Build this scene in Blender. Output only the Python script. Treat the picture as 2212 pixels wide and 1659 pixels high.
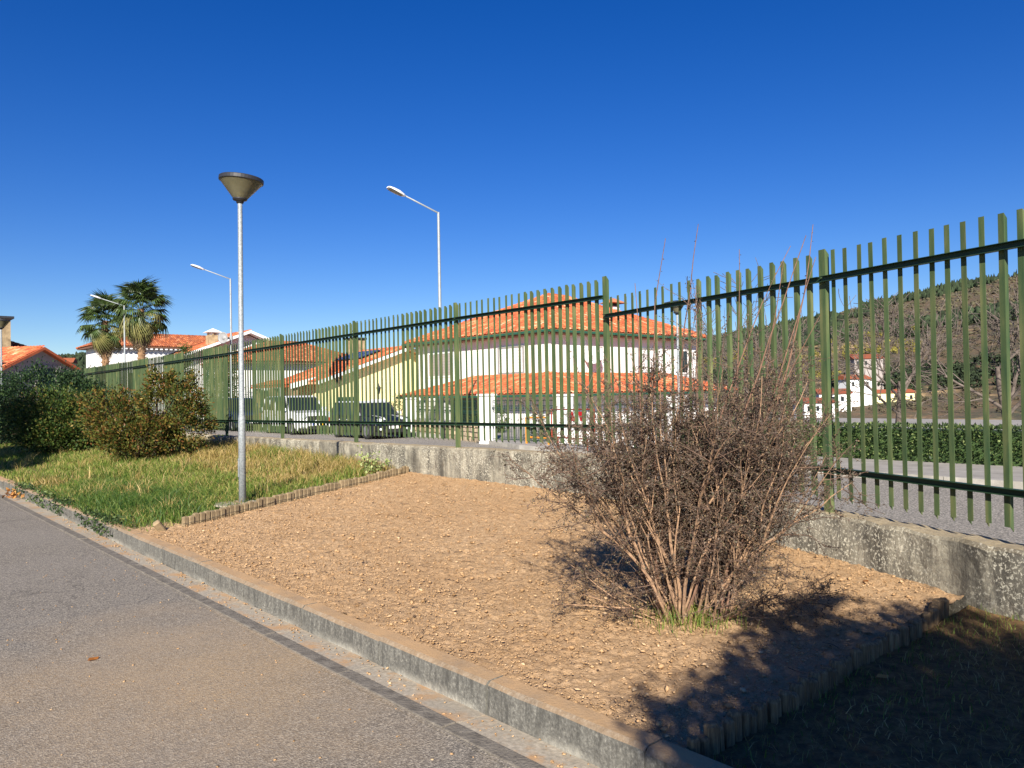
import bpy, math, random
import numpy as np
from mathutils import Vector, Matrix, Quaternion, noise as mnoise

for _o in list(bpy.data.objects):
    bpy.data.objects.remove(_o, do_unlink=True)
SC = bpy.context.scene
COL = SC.collection
RNG = np.random.default_rng(7)
random.seed(7)
R = math.radians

# ------------------------------------------------------------------ camera
PITCH, ROLL = R(0.74), R(1.03)
_f = Vector((0, math.cos(PITCH), math.sin(PITCH)))
_u0 = Vector((0, -math.sin(PITCH), math.cos(PITCH)))
_r0 = Vector((1, 0, 0))
_r = _r0 * math.cos(ROLL) - _u0 * math.sin(ROLL)
_u = _u0 * math.cos(ROLL) + _r0 * math.sin(ROLL)
cam_data = bpy.data.cameras.new('camera')
cam_data.sensor_width = 36.0
cam_data.lens = 36.0 * 1661 / 2212
cam_data.clip_start = 0.05
cam_data.clip_end = 6000
cam = bpy.data.objects.new('camera', cam_data)
COL.objects.link(cam)
m = Matrix.Identity(4)
for i in range(3):
    m[i][0], m[i][1], m[i][2] = _r[i], _u[i], -_f[i]
m[2][3] = 1.6
cam.matrix_world = m
SC.camera = cam

# ------------------------------------------------------------------ light
SUN_AZ, SUN_EL = 4.0, 28.0          # shadows run 4 degrees right of the view axis
world = bpy.data.worlds.new('World')
SC.world = world
world.use_nodes = True
_nt = world.node_tree
_sky = _nt.nodes.new('ShaderNodeTexSky')
_sky.sky_type = 'NISHITA'
_sky.sun_disc = False
_sky.sun_elevation = R(SUN_EL)
_sky.sun_rotation = R(180 + SUN_AZ)
_sky.altitude = 300
_sky.air_density = 1.0
_sky.dust_density = 0.05
_sky.ozone_density = 5.0
_hs = _nt.nodes.new('ShaderNodeHueSaturation')
_hs.inputs['Hue'].default_value = 0.5195
_hs.inputs['Saturation'].default_value = 1.3
_hs.inputs['Value'].default_value = 1.0
_bg = _nt.nodes['Background']
_bg.inputs['Strength'].default_value = 0.057
_nt.links.new(_sky.outputs[0], _hs.inputs['Color'])
_nt.links.new(_hs.outputs[0], _bg.inputs['Color'])

sun_data = bpy.data.lights.new('sun', 'SUN')
sun_data.energy = 4.9
sun_data.angle = R(0.53)
sun_data.color = (1.0, 0.93, 0.82)
sun = bpy.data.objects.new('sun', sun_data)
COL.objects.link(sun)
_sd = Vector((math.sin(R(SUN_AZ)) * math.cos(R(SUN_EL)), math.cos(R(SUN_AZ)) * math.cos(R(SUN_EL)), -math.sin(R(SUN_EL))))
sun.rotation_euler = _sd.to_track_quat('-Z', 'Y').to_euler()
sun.location = (0, -10, 30)

SC.view_settings.view_transform = 'Standard'
SC.view_settings.look = 'None'
SC.view_settings.exposure = 0.98
SC.view_settings.gamma = 1.0
SC.cycles.use_denoising = True
SC.cycles.max_bounces = 6
SC.cycles.transparent_max_bounces = 16

# ------------------------------------------------------------------ helpers
# street frame: s runs along the street (away to the left), n across it
UX, UY = -0.66702, 0.74504
def P(s, n, z=0.0):
    return (UX * s + UY * n, UY * s - UX * n, z)
STREET_ROT = math.atan2(UY, UX)      # angle of the s axis

def tag(o, label=None, cat=None, group=None, kind=None):
    if label: o['label'] = label
    if cat: o['category'] = cat
    if group: o['group'] = group
    if kind: o['kind'] = kind
    return o

def empty(name, loc=(0, 0, 0), rot=0.0):
    o = bpy.data.objects.new(name, None)
    o.location = loc
    o.rotation_euler = (0, 0, rot)
    o.empty_display_size = 0.2
    COL.objects.link(o)
    return o

def link(name, mesh, material=None, parent=None, world=False, loc=None, rot=None):
    """world=True: the mesh holds world coordinates, the parent sits at an unrotated place"""
    o = bpy.data.objects.new(name, mesh)
    COL.objects.link(o)
    if material is not None and not mesh.materials:
        for mm in (material if isinstance(material, (list, tuple)) else [material]):
            mesh.materials.append(mm)
    if parent is not None:
        o.parent = parent
        if world:
            p = parent.location.copy()
            if parent.parent is not None:
                p = p + parent.parent.location
            o.location = -p
    if loc is not None: o.location = loc
    if rot is not None: o.rotation_euler = rot
    return o

def np_mesh(name, V, quads=None, tris=None, smooth=False):
    me = bpy.data.meshes.new(name)
    V = np.asarray(V, np.float32)
    nq = 0 if quads is None else len(quads)
    nt = 0 if tris is None else len(tris)
    loops, starts = [], []
    if nq:
        loops.append(np.asarray(quads, np.int32).ravel()); starts.append(np.arange(nq, dtype=np.int32) * 4)
    if nt:
        loops.append(np.asarray(tris, np.int32).ravel()); starts.append(np.arange(nt, dtype=np.int32) * 3 + nq * 4)
    L = np.concatenate(loops); S = np.concatenate(starts)
    me.vertices.add(len(V)); me.vertices.foreach_set('co', V.ravel())
    me.loops.add(len(L)); me.loops.foreach_set('vertex_index', L)
    me.polygons.add(nq + nt); me.polygons.foreach_set('loop_start', S)
    me.update(calc_edges=True); me.validate()
    if smooth:
        me.polygons.foreach_set('use_smooth', np.ones(nq + nt, bool))
    return me

class MB:
    def __init__(self):
        self.v, self.f, self.mi, self.cur = [], [], [], 0
    def face(self, idx):
        self.f.append(tuple(idx)); self.mi.append(self.cur)
    def add(self, verts, faces):
        b = len(self.v)
        self.v.extend([tuple(p) for p in verts])
        for f in faces: self.face([b + i for i in f])
        return self
    def hexa(self, p):      # 8 points, bottom ring then top ring
        return self.add(p, [(3, 2, 1, 0), (4, 5, 6, 7), (0, 1, 5, 4), (1, 2, 6, 5), (2, 3, 7, 6), (3, 0, 4, 7)])
    def sbox(self, s0, s1, n0, n1, z0, z1):   # street-frame box in world coordinates
        return self.hexa([P(s0, n0, z0), P(s1, n0, z0), P(s1, n1, z0), P(s0, n1, z0), P(s0, n0, z1), P(s1, n0, z1), P(s1, n1, z1), P(s0, n1, z1)])
    def box(self, x0, x1, y0, y1, z0, z1):
        return self.hexa([(x0, y0, z0), (x1, y0, z0), (x1, y1, z0), (x0, y1, z0), (x0, y0, z1), (x1, y0, z1), (x1, y1, z1), (x0, y1, z1)])
    def poly(self, pts):
        return self.add(pts, [tuple(range(len(pts)))])
    def tube(self, pts, rad, sides=6, cap=True):
        pts = [Vector(p) for p in pts]
        if not isinstance(rad, (list, tuple)): rad = [rad] * len(pts)
        b = len(self.v)
        for i, p in enumerate(pts):
            t = (pts[min(i + 1, len(pts) - 1)] - pts[max(i - 1, 0)])
            t = t.normalized() if t.length > 1e-9 else Vector((0, 0, 1))
            a = Vector((0, 0, 1)) if abs(t.z) < 0.9 else Vector((1, 0, 0))
            x = t.cross(a).normalized(); y = t.cross(x)
            for k in range(sides):
                an = 2 * math.pi * k / sides
                q = p + (x * math.cos(an) + y * math.sin(an)) * rad[i]
                self.v.append((q.x, q.y, q.z))
        for i in range(len(pts) - 1):
            for k in range(sides):
                k2 = (k + 1) % sides
                self.face((b + i * sides + k, b + i * sides + k2, b + (i + 1) * sides + k2, b + (i + 1) * sides + k))
        if cap:
            self.face([b + k for k in range(sides)][::-1])
            self.face([b + (len(pts) - 1) * sides + k for k in range(sides)])
        return self
    def lathe(self, prof, sides=24, c=(0, 0, 0), cap=True):
        b = len(self.v)
        for r, z in prof:
            for k in range(sides):
                an = 2 * math.pi * k / sides
                self.v.append((c[0] + r * math.cos(an), c[1] + r * math.sin(an), c[2] + z))
        for i in range(len(prof) - 1):
            for k in range(sides):
                k2 = (k + 1) % sides
                self.face((b + i * sides + k, b + i * sides + k2, b + (i + 1) * sides + k2, b + (i + 1) * sides + k))
        if cap:
            self.face([b + k for k in range(sides)][::-1])
            self.face([b + (len(prof) - 1) * sides + k for k in range(sides)])
        return self
    def extrude(self, poly, axis_fn, d0, d1):
        n = len(poly); b = len(self.v)
        for d in (d0, d1):
            for a, c in poly: self.v.append(tuple(axis_fn(a, c, d)))
        self.face([b + i for i in range(n)][::-1]); self.face([b + n + i for i in range(n)])
        for i in range(n):
            j = (i + 1) % n
            self.face((b + i, b + j, b + n + j, b + n + i))
        return self
    def mesh(self, name, smooth=False):
        me = bpy.data.meshes.new(name)
        me.from_pydata(self.v, [], self.f); me.update()
        if any(self.mi): me.polygons.foreach_set('material_index', self.mi)
        if smooth:
            me.polygons.foreach_set('use_smooth', [True] * len(self.f))
        return me
    def build(self, name, material, parent=None, world=True, smooth=False, bevel=0.0):
        o = link(name, self.mesh(name, smooth), material, parent, world)
        if bevel:
            md = o.modifiers.new('bevel', 'BEVEL'); md.width = bevel; md.segments = 2; md.limit_method = 'ANGLE'
        return o

# ------------------------------------------------------------------ materials
def srgb(h):
    c = [int(h[i:i + 2], 16) / 255 for i in (0, 2, 4)]
    return tuple(x / 12.92 if x <= 0.04045 else ((x + 0.055) / 1.055) ** 2.4 for x in c)

class NT:
    def __init__(self, name):
        self.m = bpy.data.materials.new(name); self.m.use_nodes = True
        self.t = self.m.node_tree; self.b = self.t.nodes['Principled BSDF']
        self.tc = self.t.nodes.new('ShaderNodeTexCoord')
    def n(self, kind, **kw):
        x = self.t.nodes.new('ShaderNode' + kind)
        for k, v in kw.items():
            if k in x.inputs: x.inputs[k].default_value = v
            else: setattr(x, k, v)
        return x
    def l(self, a, b): self.t.links.new(a, b)
    def noise(self, scale, detail=4, rough=0.55, vec=None, dist=0.0):
        x = self.n('TexNoise'); x.inputs['Scale'].default_value = scale
        x.inputs['Detail'].default_value = detail; x.inputs['Roughness'].default_value = rough
        x.inputs['Distortion'].default_value = dist
        self.l(vec if vec is not None else self.tc.outputs['Object'], x.inputs['Vector'])
        return x.outputs['Fac']
    def ramp(self, fac, stops, interp='LINEAR'):
        r = self.n('ValToRGB'); r.color_ramp.interpolation = interp
        e = r.color_ramp.elements
        while len(e) < len(stops): e.new(0.5)
        for i, (p, c) in enumerate(stops):
            e[i].position = p; e[i].color = (c if len(c) == 4 else (*c, 1)) if not isinstance(c, (int, float)) else (c, c, c, 1)
        self.l(fac, r.inputs[0]); return r.outputs[0]
    def mix(self, fac, a, b, mode='MIX'):
        x = self.n('MixRGB', blend_type=mode)
        for sock, val in ((x.inputs[0], fac), (x.inputs[1], a), (x.inputs[2], b)):
            if hasattr(val, 'is_linked'): self.l(val, sock)
            elif isinstance(val, (int, float)): sock.default_value = val if sock.type == 'VALUE' else (val, val, val, 1)
            else: sock.default_value = (*val, 1) if len(val) == 3 else val
        return x.outputs[0]
    def math(self, op, a, b=0.0, c=0.0, clamp=False):
        x = self.n('Math', operation=op, use_clamp=clamp)
        for i, val in enumerate((a, b, c)):
            if hasattr(val, 'is_linked'): self.l(val, x.inputs[i])
            else: x.inputs[i].default_value = val
        return x.outputs[0]
    def island(self):
        g = self.n('NewGeometry'); o = self.n('ObjectInfo')
        return self.math('FRACT', self.math('ADD', g.outputs['Random Per Island'], o.outputs['Random']))
    def bump(self, h, strength=0.4, dist=0.01, prev=None):
        x = self.n('Bump'); x.inputs['Strength'].default_value = strength; x.inputs['Distance'].default_value = dist
        self.l(h, x.inputs['Height'])
        if prev is not None: self.l(prev, x.inputs['Normal'])
        self.l(x.outputs[0], self.b.inputs['Normal']); return x.outputs[0]
    def color(self, c):
        if hasattr(c, 'is_linked'): self.l(c, self.b.inputs['Base Color'])
        else: self.b.inputs['Base Color'].default_value = (*c, 1)
        return self
    def set(self, **kw):
        for k, v in kw.items():
            self.b.inputs[k.replace('_', ' ')].default_value = v
        return self

def simple(name, c0, c1=None, scale=6.0, rough=0.6, metal=0.0, bump=0.0, bscale=60, isl=0.0, spec=0.4, trans=0.0):
    t = NT(name); c1 = c1 or tuple(x * 0.8 for x in c0)
    col = t.ramp(t.noise(scale, 5), [(0.3, c0), (0.7, c1)])
    if isl:
        k = t.ramp(t.island(), [(0.0, 1 - isl), (1.0, 1 + isl)])
        col = t.mix(1.0, col, k, 'MULTIPLY')
    t.color(col); t.set(Roughness=rough, Metallic=metal)
    t.b.inputs['Specular IOR Level'].default_value = spec
    if bump: t.bump(t.noise(bscale, 6), bump, 0.01)
    return t.m

def leafmat(name, stops, rough=0.5, translucent=0.25, spec=0.4):
    """colour picked per leaf, with some light passing through"""
    t = NT(name)
    col = t.ramp(t.island(), stops)
    t.color(col); t.set(Roughness=rough); t.b.inputs['Specular IOR Level'].default_value = spec
    tr = t.n('BsdfTranslucent'); t.l(col, tr.inputs['Color'])
    mx = t.n('MixShader'); mx.inputs[0].default_value = translucent
    t.l(t.b.outputs[0], mx.inputs[1]); t.l(tr.outputs[0], mx.inputs[2])
    t.l(mx.outputs[0], t.t.nodes['Material Output'].inputs['Surface'])
    return t.m

M = {}
# asphalt with fine chippings, light wear and tan dust blown from the bed
t = NT('path_asphalt')
vo = t.n('TexVoronoi'); vo.inputs['Scale'].default_value = 125; t.l(t.tc.outputs['Object'], vo.inputs['Vector'])
sv = t.n('SeparateColor'); t.l(vo.outputs['Color'], sv.inputs[0])
sp = t.math('ADD', t.math('MULTIPLY', sv.outputs[0], 0.62), t.math('MULTIPLY', t.noise(60, 3, 0.7), 0.42)); big = t.noise(0.7, 4)
c = t.ramp(sp, [(0.14, srgb('3e3a34')), (0.40, srgb('6a6359')), (0.62, srgb('7e766a')), (0.88, srgb('a99f8e'))])
c = t.mix(t.ramp(big, [(0.35, 0.0), (0.7, 0.3)]), c, srgb('8b847b'))
wv = t.n('TexVoronoi', feature='DISTANCE_TO_EDGE'); wv.inputs['Scale'].default_value = 0.55
cj = t.n('VectorMath', operation='ADD'); t.l(t.tc.outputs['Object'], cj.inputs[0])
nz = t.n('TexNoise'); nz.inputs['Scale'].default_value = 4.0; t.l(t.tc.outputs['Object'], nz.inputs['Vector'])
sc_ = t.n('VectorMath', operation='SCALE'); sc_.inputs['Scale'].default_value = 0.35; t.l(nz.outputs['Color'], sc_.inputs[0]); t.l(sc_.outputs[0], cj.inputs[1]); t.l(cj.outputs[0], wv.inputs['Vector'])
crack = t.math('MULTIPLY', t.ramp(wv.outputs['Distance'], [(0.0, 0.55), (0.006, 0.0)]), t.ramp(t.noise(0.5, 2), [(0.5, 0.0), (0.6, 1.0)]))
c = t.mix(crack, c, srgb('2b2723'))
pos = t.n('Mapping'); pos.inputs['Location'].default_value = (1.75, -4.6, 0); pos.inputs['Scale'].default_value = (1, 1, 0)
t.l(t.tc.outputs['Object'], pos.inputs['Vector'])
ln = t.n('VectorMath', operation='LENGTH'); t.l(pos.outputs[0], ln.inputs[0])
d = t.math('ADD', ln.outputs['Value'], t.math('MULTIPLY', t.noise(1.3, 5, 0.65), 2.6))
dust = t.ramp(d, [(0.40, 0.62), (1.0, 0.0)])
d2 = t.math('MULTIPLY', d, 0.31); t.l(d2, dust.node.inputs[0])
dust = t.math('MULTIPLY', dust, t.ramp(t.noise(45, 4), [(0.3, 0.45), (0.65, 1.0)]))
c = t.mix(dust, c, srgb('b2946a'))
t.color(c); t.set(Roughness=0.9); t.bump(vo.outputs['Distance'], 0.5, 0.006)
M['asphalt'] = t.m
t = NT('street_asphalt')
c = t.ramp(t.noise(38, 2, 0.75), [(0.34, srgb('4c4842')), (0.5, srgb('827c72')), (0.64, srgb('bfb7a9'))])
c = t.mix(t.ramp(t.noise(0.5, 3), [(0.4, 0.0), (0.7, 0.3)]), c, srgb('7a756c'))
t.color(c); t.set(Roughness=0.9); t.bump(t.noise(70, 3, 0.75), 0.8, 0.015)
M['street'] = t.m
# tilled soil
t = NT('soil')
c = t.ramp(t.noise(34, 6, 0.7), [(0.26, srgb('8b7152')), (0.42, srgb('b89873')), (0.58, srgb('c5a580')), (0.74, srgb('d6b894'))])
c = t.mix(t.ramp(t.noise(1.1, 4), [(0.35, 0.0), (0.7, 0.45)]), c, srgb('ab8760'))
t.color(c); t.set(Roughness=0.95); t.b.inputs['Specular IOR Level'].default_value = 0.1
b_ = t.bump(t.noise(28, 5, 0.75), 0.7, 0.032); t.bump(t.noise(75, 5, 0.75), 0.75, 0.018, b_)
M['soil'] = t.m
t = NT('soil_clod')
c = t.ramp(t.island(), [(0.0, srgb('8b6e4d')), (0.3, srgb('a98863')), (0.85, srgb('b99872')), (0.97, srgb('cdb08b')), (1.0, srgb('54453a'))])
t.color(t.mix(0.5, c, t.mix(1.0, c, t.ramp(t.noise(60, 4), [(0.3, 0.75), (0.7, 1.1)]), 'MULTIPLY')))
t.set(Roughness=0.95); t.b.inputs['Specular IOR Level'].default_value = 0.1; t.bump(t.noise(120, 4), 0.5, 0.01)
M['clod'] = t.m
# lawn base and dry verge
t = NT('lawn_earth')
c = t.ramp(t.noise(9, 6, 0.7), [(0.3, srgb('5a5030')), (0.55, srgb('7d6b45')), (0.75, srgb('a08558'))])
t.color(c); t.set(Roughness=1.0); t.bump(t.noise(50, 5), 0.8, 0.03); M['lawn'] = t.m
t = NT('verge_earth')
c = t.ramp(t.noise(14, 6, 0.75), [(0.3, srgb('4d3922')), (0.5, srgb('7a5c35')), (0.72, srgb('a58352'))])
t.color(c); t.set(Roughness=1.0); t.bump(t.noise(55, 6, 0.7), 1.0, 0.03); M['verge'] = t.m
# kerb: grey dirty concrete, tan dust lying on what faces up, pale drips low on the face
t = NT('kerb_concrete')
g = t.n('NewGeometry'); sx = t.n('SeparateXYZ'); t.l(g.outputs['Normal'], sx.inputs[0])
px = t.n('SeparateXYZ'); t.l(t.tc.outputs['Object'], px.inputs[0])
mp = t.n('Mapping'); mp.inputs['Scale'].default_value = (9, 9, 1.2); t.l(t.tc.outputs['Object'], mp.inputs['Vector'])
streak = t.noise(3.0, 6, 0.7, mp.outputs[0])
c = t.ramp(t.noise(60, 5, 0.7), [(0.3, srgb('4c4a45')), (0.55, srgb('74726a')), (0.75, srgb('a3a095'))])
c = t.mix(t.ramp(streak, [(0.42, 0.0), (0.66, 0.85)]), c, srgb('403f3b'))
low = t.ramp(t.math('ADD', px.outputs['Z'], t.math('MULTIPLY_ADD', streak, -0.16, 0.1)), [(0.0, 0.7), (0.055, 0.0)])
low = t.math('MULTIPLY', low, t.ramp(t.noise(2.3, 4, 0.6), [(0.42, 0.0), (0.62, 0.8)]))
c = t.mix(low, c, srgb('c4bfb0'))
up = t.math('MULTIPLY', t.math('POWER', t.math('MAXIMUM', sx.outputs['Z'], 0.0), 3.0), t.ramp(t.noise(4, 5), [(0.25, 0.55), (0.6, 1.0)]))
c = t.mix(up, c, srgb('b7946a'))
t.color(c); t.set(Roughness=0.95); t.bump(t.noise(75, 6, 0.7), 0.6, 0.012); M['kerb'] = t.m
# gutter slabs
t = NT('gutter_concrete')
c = t.ramp(t.noise(40, 5), [(0.3, srgb('8a8172')), (0.7, srgb('b5aa97'))])
c = t.mix(t.ramp(t.noise(3.2, 6, 0.7), [(0.48, 0.0), (0.62, 0.85)]), c, srgb('b48c5f'))
c = t.mix(t.ramp(t.noise(1.7, 4), [(0.5, 0.0), (0.7, 0.5)]), c, srgb('8b8375'))
t.color(c); t.set(Roughness=0.95); t.bump(t.noise(90, 5), 0.4, 0.008); M['gutter'] = t.m
M['gutter_edge'] = simple('gutter_edge_concrete', srgb('5a544c'), srgb('7d766b'), 14, 0.95, bump=0.9, bscale=60)
# old retaining wall with lichen and black streaks
t = NT('wall_concrete')
px = t.n('SeparateXYZ'); t.l(t.tc.outputs['Object'], px.inputs[0])
g = t.n('NewGeometry'); sx = t.n('SeparateXYZ'); t.l(g.outputs['Normal'], sx.inputs[0])
mp = t.n('Mapping'); mp.inputs['Scale'].default_value = (5, 5, 0.8); t.l(t.tc.outputs['Object'], mp.inputs['Vector'])
c = t.ramp(t.noise(4.5, 7, 0.7), [(0.3, srgb('67635a')), (0.5, srgb('96907f')), (0.7, srgb('b8b09c'))])
c = t.mix(t.ramp(t.noise(1.1, 7, 0.7, mp.outputs[0]), [(0.42, 0.0), (0.62, 0.9)]), c, srgb('4a463e'))
lich = t.ramp(t.noise(48, 4, 0.65), [(0.53, 0.0), (0.60, 0.8)])
lich = t.math('MULTIPLY', lich, t.ramp(t.noise(1.2, 4), [(0.40, 0.0), (0.54, 1.0)]))
c = t.mix(lich, c, srgb('d8d2bd'))
c = t.mix(t.ramp(t.noise(7, 5, 0.7), [(0.58, 0.0), (0.66, 0.6)]), c, srgb('5c5347'))
c = t.mix(t.math('MULTIPLY', t.math('POWER', t.math('MAXIMUM', sx.outputs['Z'], 0.0), 4.0), 0.75), c, srgb('b29e78'))
t.color(c); t.set(Roughness=0.95)
bb = t.bump(t.noise(26, 7, 0.75), 0.9, 0.03); t.bump(t.noise(110, 4), 0.6, 0.01, bb); M['wall'] = t.m
# weathered green fence paint
t = NT('fence_paint')
mp = t.n('Mapping'); mp.inputs['Scale'].default_value = (6, 6, 0.9); t.l(t.tc.outputs['Object'], mp.inputs['Vector'])
off = t.n('ObjectInfo'); cm = t.n('CombineXYZ'); t.l(t.math('MULTIPLY', off.outputs['Random'], 30.0), cm.inputs[2])
ad = t.n('VectorMath', operation='ADD'); t.l(mp.outputs[0], ad.inputs[0]); t.l(cm.outputs[0], ad.inputs[1])
c = t.ramp(t.noise(2.2, 4, 0.6, ad.outputs[0]), [(0.3, srgb('344c32')), (0.5, srgb('4e5d3b')), (0.7, srgb('6d7049'))])
c = t.mix(1.0, c, t.ramp(off.outputs['Random'], [(0.0, 0.82), (1.0, 1.12)]), 'MULTIPLY')
c = t.mix(t.ramp(t.noise(38, 5, 0.7, ad.outputs[0]), [(0.66, 0.0), (0.70, 0.7)]), c, srgb('4a3d2b'))
t.color(c); t.set(Roughness=0.6); t.b.inputs['Specular IOR Level'].default_value = 0.25; t.bump(t.noise(150, 3), 0.1, 0.003); M['fence'] = t.m
M['rail'] = simple('rail_paint', srgb('1c3324'), srgb('28412b'), 5, 0.45)
# galvanised steel
t = NT('galvanised_steel')
v = t.n('TexVoronoi'); v.inputs['Scale'].default_value = 45; t.l(t.tc.outputs['Object'], v.inputs['Vector'])
c = t.ramp(v.outputs['Distance'], [(0.0, srgb('787f82')), (0.8, srgb('9ea4a6'))])
c = t.mix(t.ramp(t.noise(5, 5), [(0.5, 0.0), (0.75, 0.4)]), c, srgb('73777a'))
t.color(c); t.set(Roughness=0.6, Metallic=0.25); M['galv'] = t.m
M['dark_metal'] = simple('dark_metal', (0.02, 0.022, 0.025), (0.03, 0.03, 0.035), 8, 0.5)
M['lamp_white'] = simple('lamp_white_paint', (0.75, 0.76, 0.76), (0.68, 0.69, 0.70), 6, 0.4)
M['lamp_glass'] = simple('lamp_lens', (0.10, 0.10, 0.11), (0.14, 0.14, 0.15), 20, 0.3)
t = NT('smoked_acrylic')
t.color(t.ramp(t.noise(5, 4), [(0.3, srgb('747058')), (0.7, srgb('8c876d'))])); t.set(Roughness=0.3)
tr = t.n('BsdfTransparent'); tr.inputs['Color'].default_value = (0.72, 0.70, 0.60, 1)
mx = t.n('MixShader'); mx.inputs[0].default_value = 0.45
t.l(t.b.outputs[0], mx.inputs[1]); t.l(tr.outputs[0], mx.inputs[2]); t.l(mx.outputs[0], t.t.nodes['Material Output'].inputs['Surface'])
M['acrylic'] = t.m
M['cream'] = simple('cream_ceramic', (0.75, 0.66, 0.5), (0.7, 0.6, 0.45), 8, 0.4)
# wood stakes
t = NT('stake_wood')
mp = t.n('Mapping'); mp.inputs['Scale'].default_value = (40, 40, 4); t.l(t.tc.outputs['Object'], mp.inputs['Vector'])
oi = t.n('ObjectInfo')
c = t.ramp(t.noise(2.5, 5, 0.6, mp.outputs[0]), [(0.3, srgb('5c4a36')), (0.55, srgb('8b7250')), (0.75, srgb('a8906a'))])
c = t.mix(1.0, c, t.ramp(oi.outputs['Random'], [(0.0, 0.7), (1.0, 1.1)]), 'MULTIPLY')
t.color(c); t.set(Roughness=0.9); t.bump(t.noise(2.5, 5, 0.6, mp.outputs[0]), 0.6, 0.01); M['stake'] = t.m
M['stake_grey'] = simple('grey_stake_wood', srgb('77674e'), srgb('988567'), 25, 0.95, bump=0.5, bscale=90, isl=0.18)
M['soil_dark'] = simple('damp_soil', srgb('3b2f25'), srgb('55432f'), 20, 1.0, bump=0.8)
# plants
M['bush_stem'] = simple('bush_bark', srgb('a8886a'), srgb('6b5341'), 35, 0.8, bump=0.3, isl=0.3)
M['bush_twig'] = simple('bush_twig_bark', srgb('715a49'), srgb('4c3c33'), 25, 0.8, isl=0.35)
M['bush_shoot'] = simple('bush_shoot_bark', srgb('826350'), srgb('5e4638'), 25, 0.8, isl=0.2)
M['bush_leaf'] = leafmat('bush_leaf', [(0.0, srgb('3a322c')), (0.35, srgb('5c4f44')), (0.6, srgb('6e6156')), (0.8, srgb('50523d')), (0.93, srgb('857053')), (1.0, srgb('a08c76'))], 0.6, 0.2, 0.3)
M['shrub_leaf'] = leafmat('shrub_leaf_brown', [(0.0, srgb('2f3c1b')), (0.3, srgb('4b5726')), (0.6, srgb('666429')), (0.8, srgb('6a5128')), (0.92, srgb('74482b')), (1.0, srgb('95823f'))], 0.5, 0.25, 0.22)
M['shrub_leaf2'] = leafmat('shrub_leaf_olive', [(0.0, srgb('26381b')), (0.4, srgb('3c5226')), (0.75, srgb('57682e')), (0.92, srgb('6e6a34')), (1.0, srgb('7c6338'))], 0.5, 0.22, 0.22)
M['shrub_leaf3'] = leafmat('shrub_leaf_dark', [(0.0, srgb('16261a')), (0.5, srgb('253a22')), (0.85, srgb('3a5230')), (1.0, srgb('55683c'))], 0.5, 0.2, 0.22)
M['hedge_leaf'] = leafmat('hedge_leaf', [(0.0, srgb('1f2e18')), (0.4, srgb('32452a')), (0.8, srgb('4f6234')), (1.0, srgb('8a9660'))], 0.5, 0.25, 0.22)
M['oak_leaf'] = leafmat('sapling_leaf', [(0.0, srgb('5f7a34')), (0.5, srgb('9aa862')), (1.0, srgb('c3c78b'))], 0.5, 0.3)
M['grass'] = leafmat('grass_blade', [(0.0, srgb('3f5a1f')), (0.4, srgb('66802f')), (0.7, srgb('8a9447')), (0.88, srgb('a79f5c')), (1.0, srgb('c2b07a'))], 0.6, 0.35, 0.25)
M['grass_green'] = leafmat('grass_blade_lush', [(0.0, srgb('31501f')), (0.6, srgb('4d6c2c')), (1.0, srgb('7f8c45'))], 0.5, 0.35, 0.3)
M['grass_dry'] = leafmat('grass_blade_dry', [(0.0, srgb('6c6a30')), (0.35, srgb('948247')), (0.7, srgb('b39a63')), (1.0, srgb('cdb683'))], 0.7, 0.3, 0.2)
M['dry_leaf'] = leafmat('dry_leaf', [(0.0, srgb('6b3f22')), (0.5, srgb('a0662f')), (1.0, srgb('d3a25c'))], 0.6, 0.3)
M['bark'] = simple('bark_dark', srgb('5a4b3d'), srgb('3a3029'), 14, 0.95, bump=0.6, bscale=40)
M['bark_pale'] = simple('bark_pale', srgb('756a61'), srgb('463d37'), 9, 0.9, bump=0.4, bscale=40)
M['palm_leaf'] = simple('palm_leaf', srgb('4e5f30'), srgb('2f4020'), 2.5, 0.45, isl=0.35)
M['palm_old'] = simple('palm_leaf_old', srgb('7d7645'), srgb('59602f'), 1.5, 0.6, isl=0.3)
M['palm_dead'] = simple('palm_leaf_dead', srgb('8d7a60'), srgb('5a4a3a'), 2.0, 0.9, isl=0.35)
M['palm_trunk'] = simple('palm_trunk', srgb('9a7b5b'), srgb('6b5038'), 5, 0.95, bump=0.8, bscale=14)
# buildings
t = NT('roof_tile')
i = t.island()
c = t.ramp(i, [(0.0, srgb('93452a')), (0.3, srgb('b85c34')), (0.75, srgb('c86e42')), (0.95, srgb('d98d60')), (1.0, srgb('e0b08c'))])
c = t.mix(t.ramp(t.noise(2.0, 5), [(0.45, 0.0), (0.7, 0.55)]), c, srgb('8f4630'))
t.color(c); t.set(Roughness=0.85); M['tile'] = t.m
t = NT('roof_tile_aged')
c = t.ramp(t.island(), [(0.0, srgb('7d4029')), (0.4, srgb('96502f')), (0.8, srgb('ab6238')), (1.0, srgb('b87a55'))])
c = t.mix(t.ramp(t.noise(1.2, 5), [(0.45, 0.0), (0.7, 0.5)]), c, srgb('6b4434'))
t.color(c); t.set(Roughness=0.9); M['tile_old'] = t.m
t = NT('white_render')
mp = t.n('Mapping'); mp.inputs['Scale'].default_value = (1.5, 1.5, 0.25); t.l(t.tc.outputs['Object'], mp.inputs['Vector'])
c = t.mix(t.ramp(t.noise(1.0, 6, 0.65, mp.outputs[0]), [(0.5, 0.0), (0.75, 0.35)]), (0.79, 0.78, 0.76), srgb('b9b2a6'))
t.color(c); t.set(Roughness=0.9); t.bump(t.noise(30, 4), 0.15, 0.01); M['white_wall'] = t.m
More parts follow.
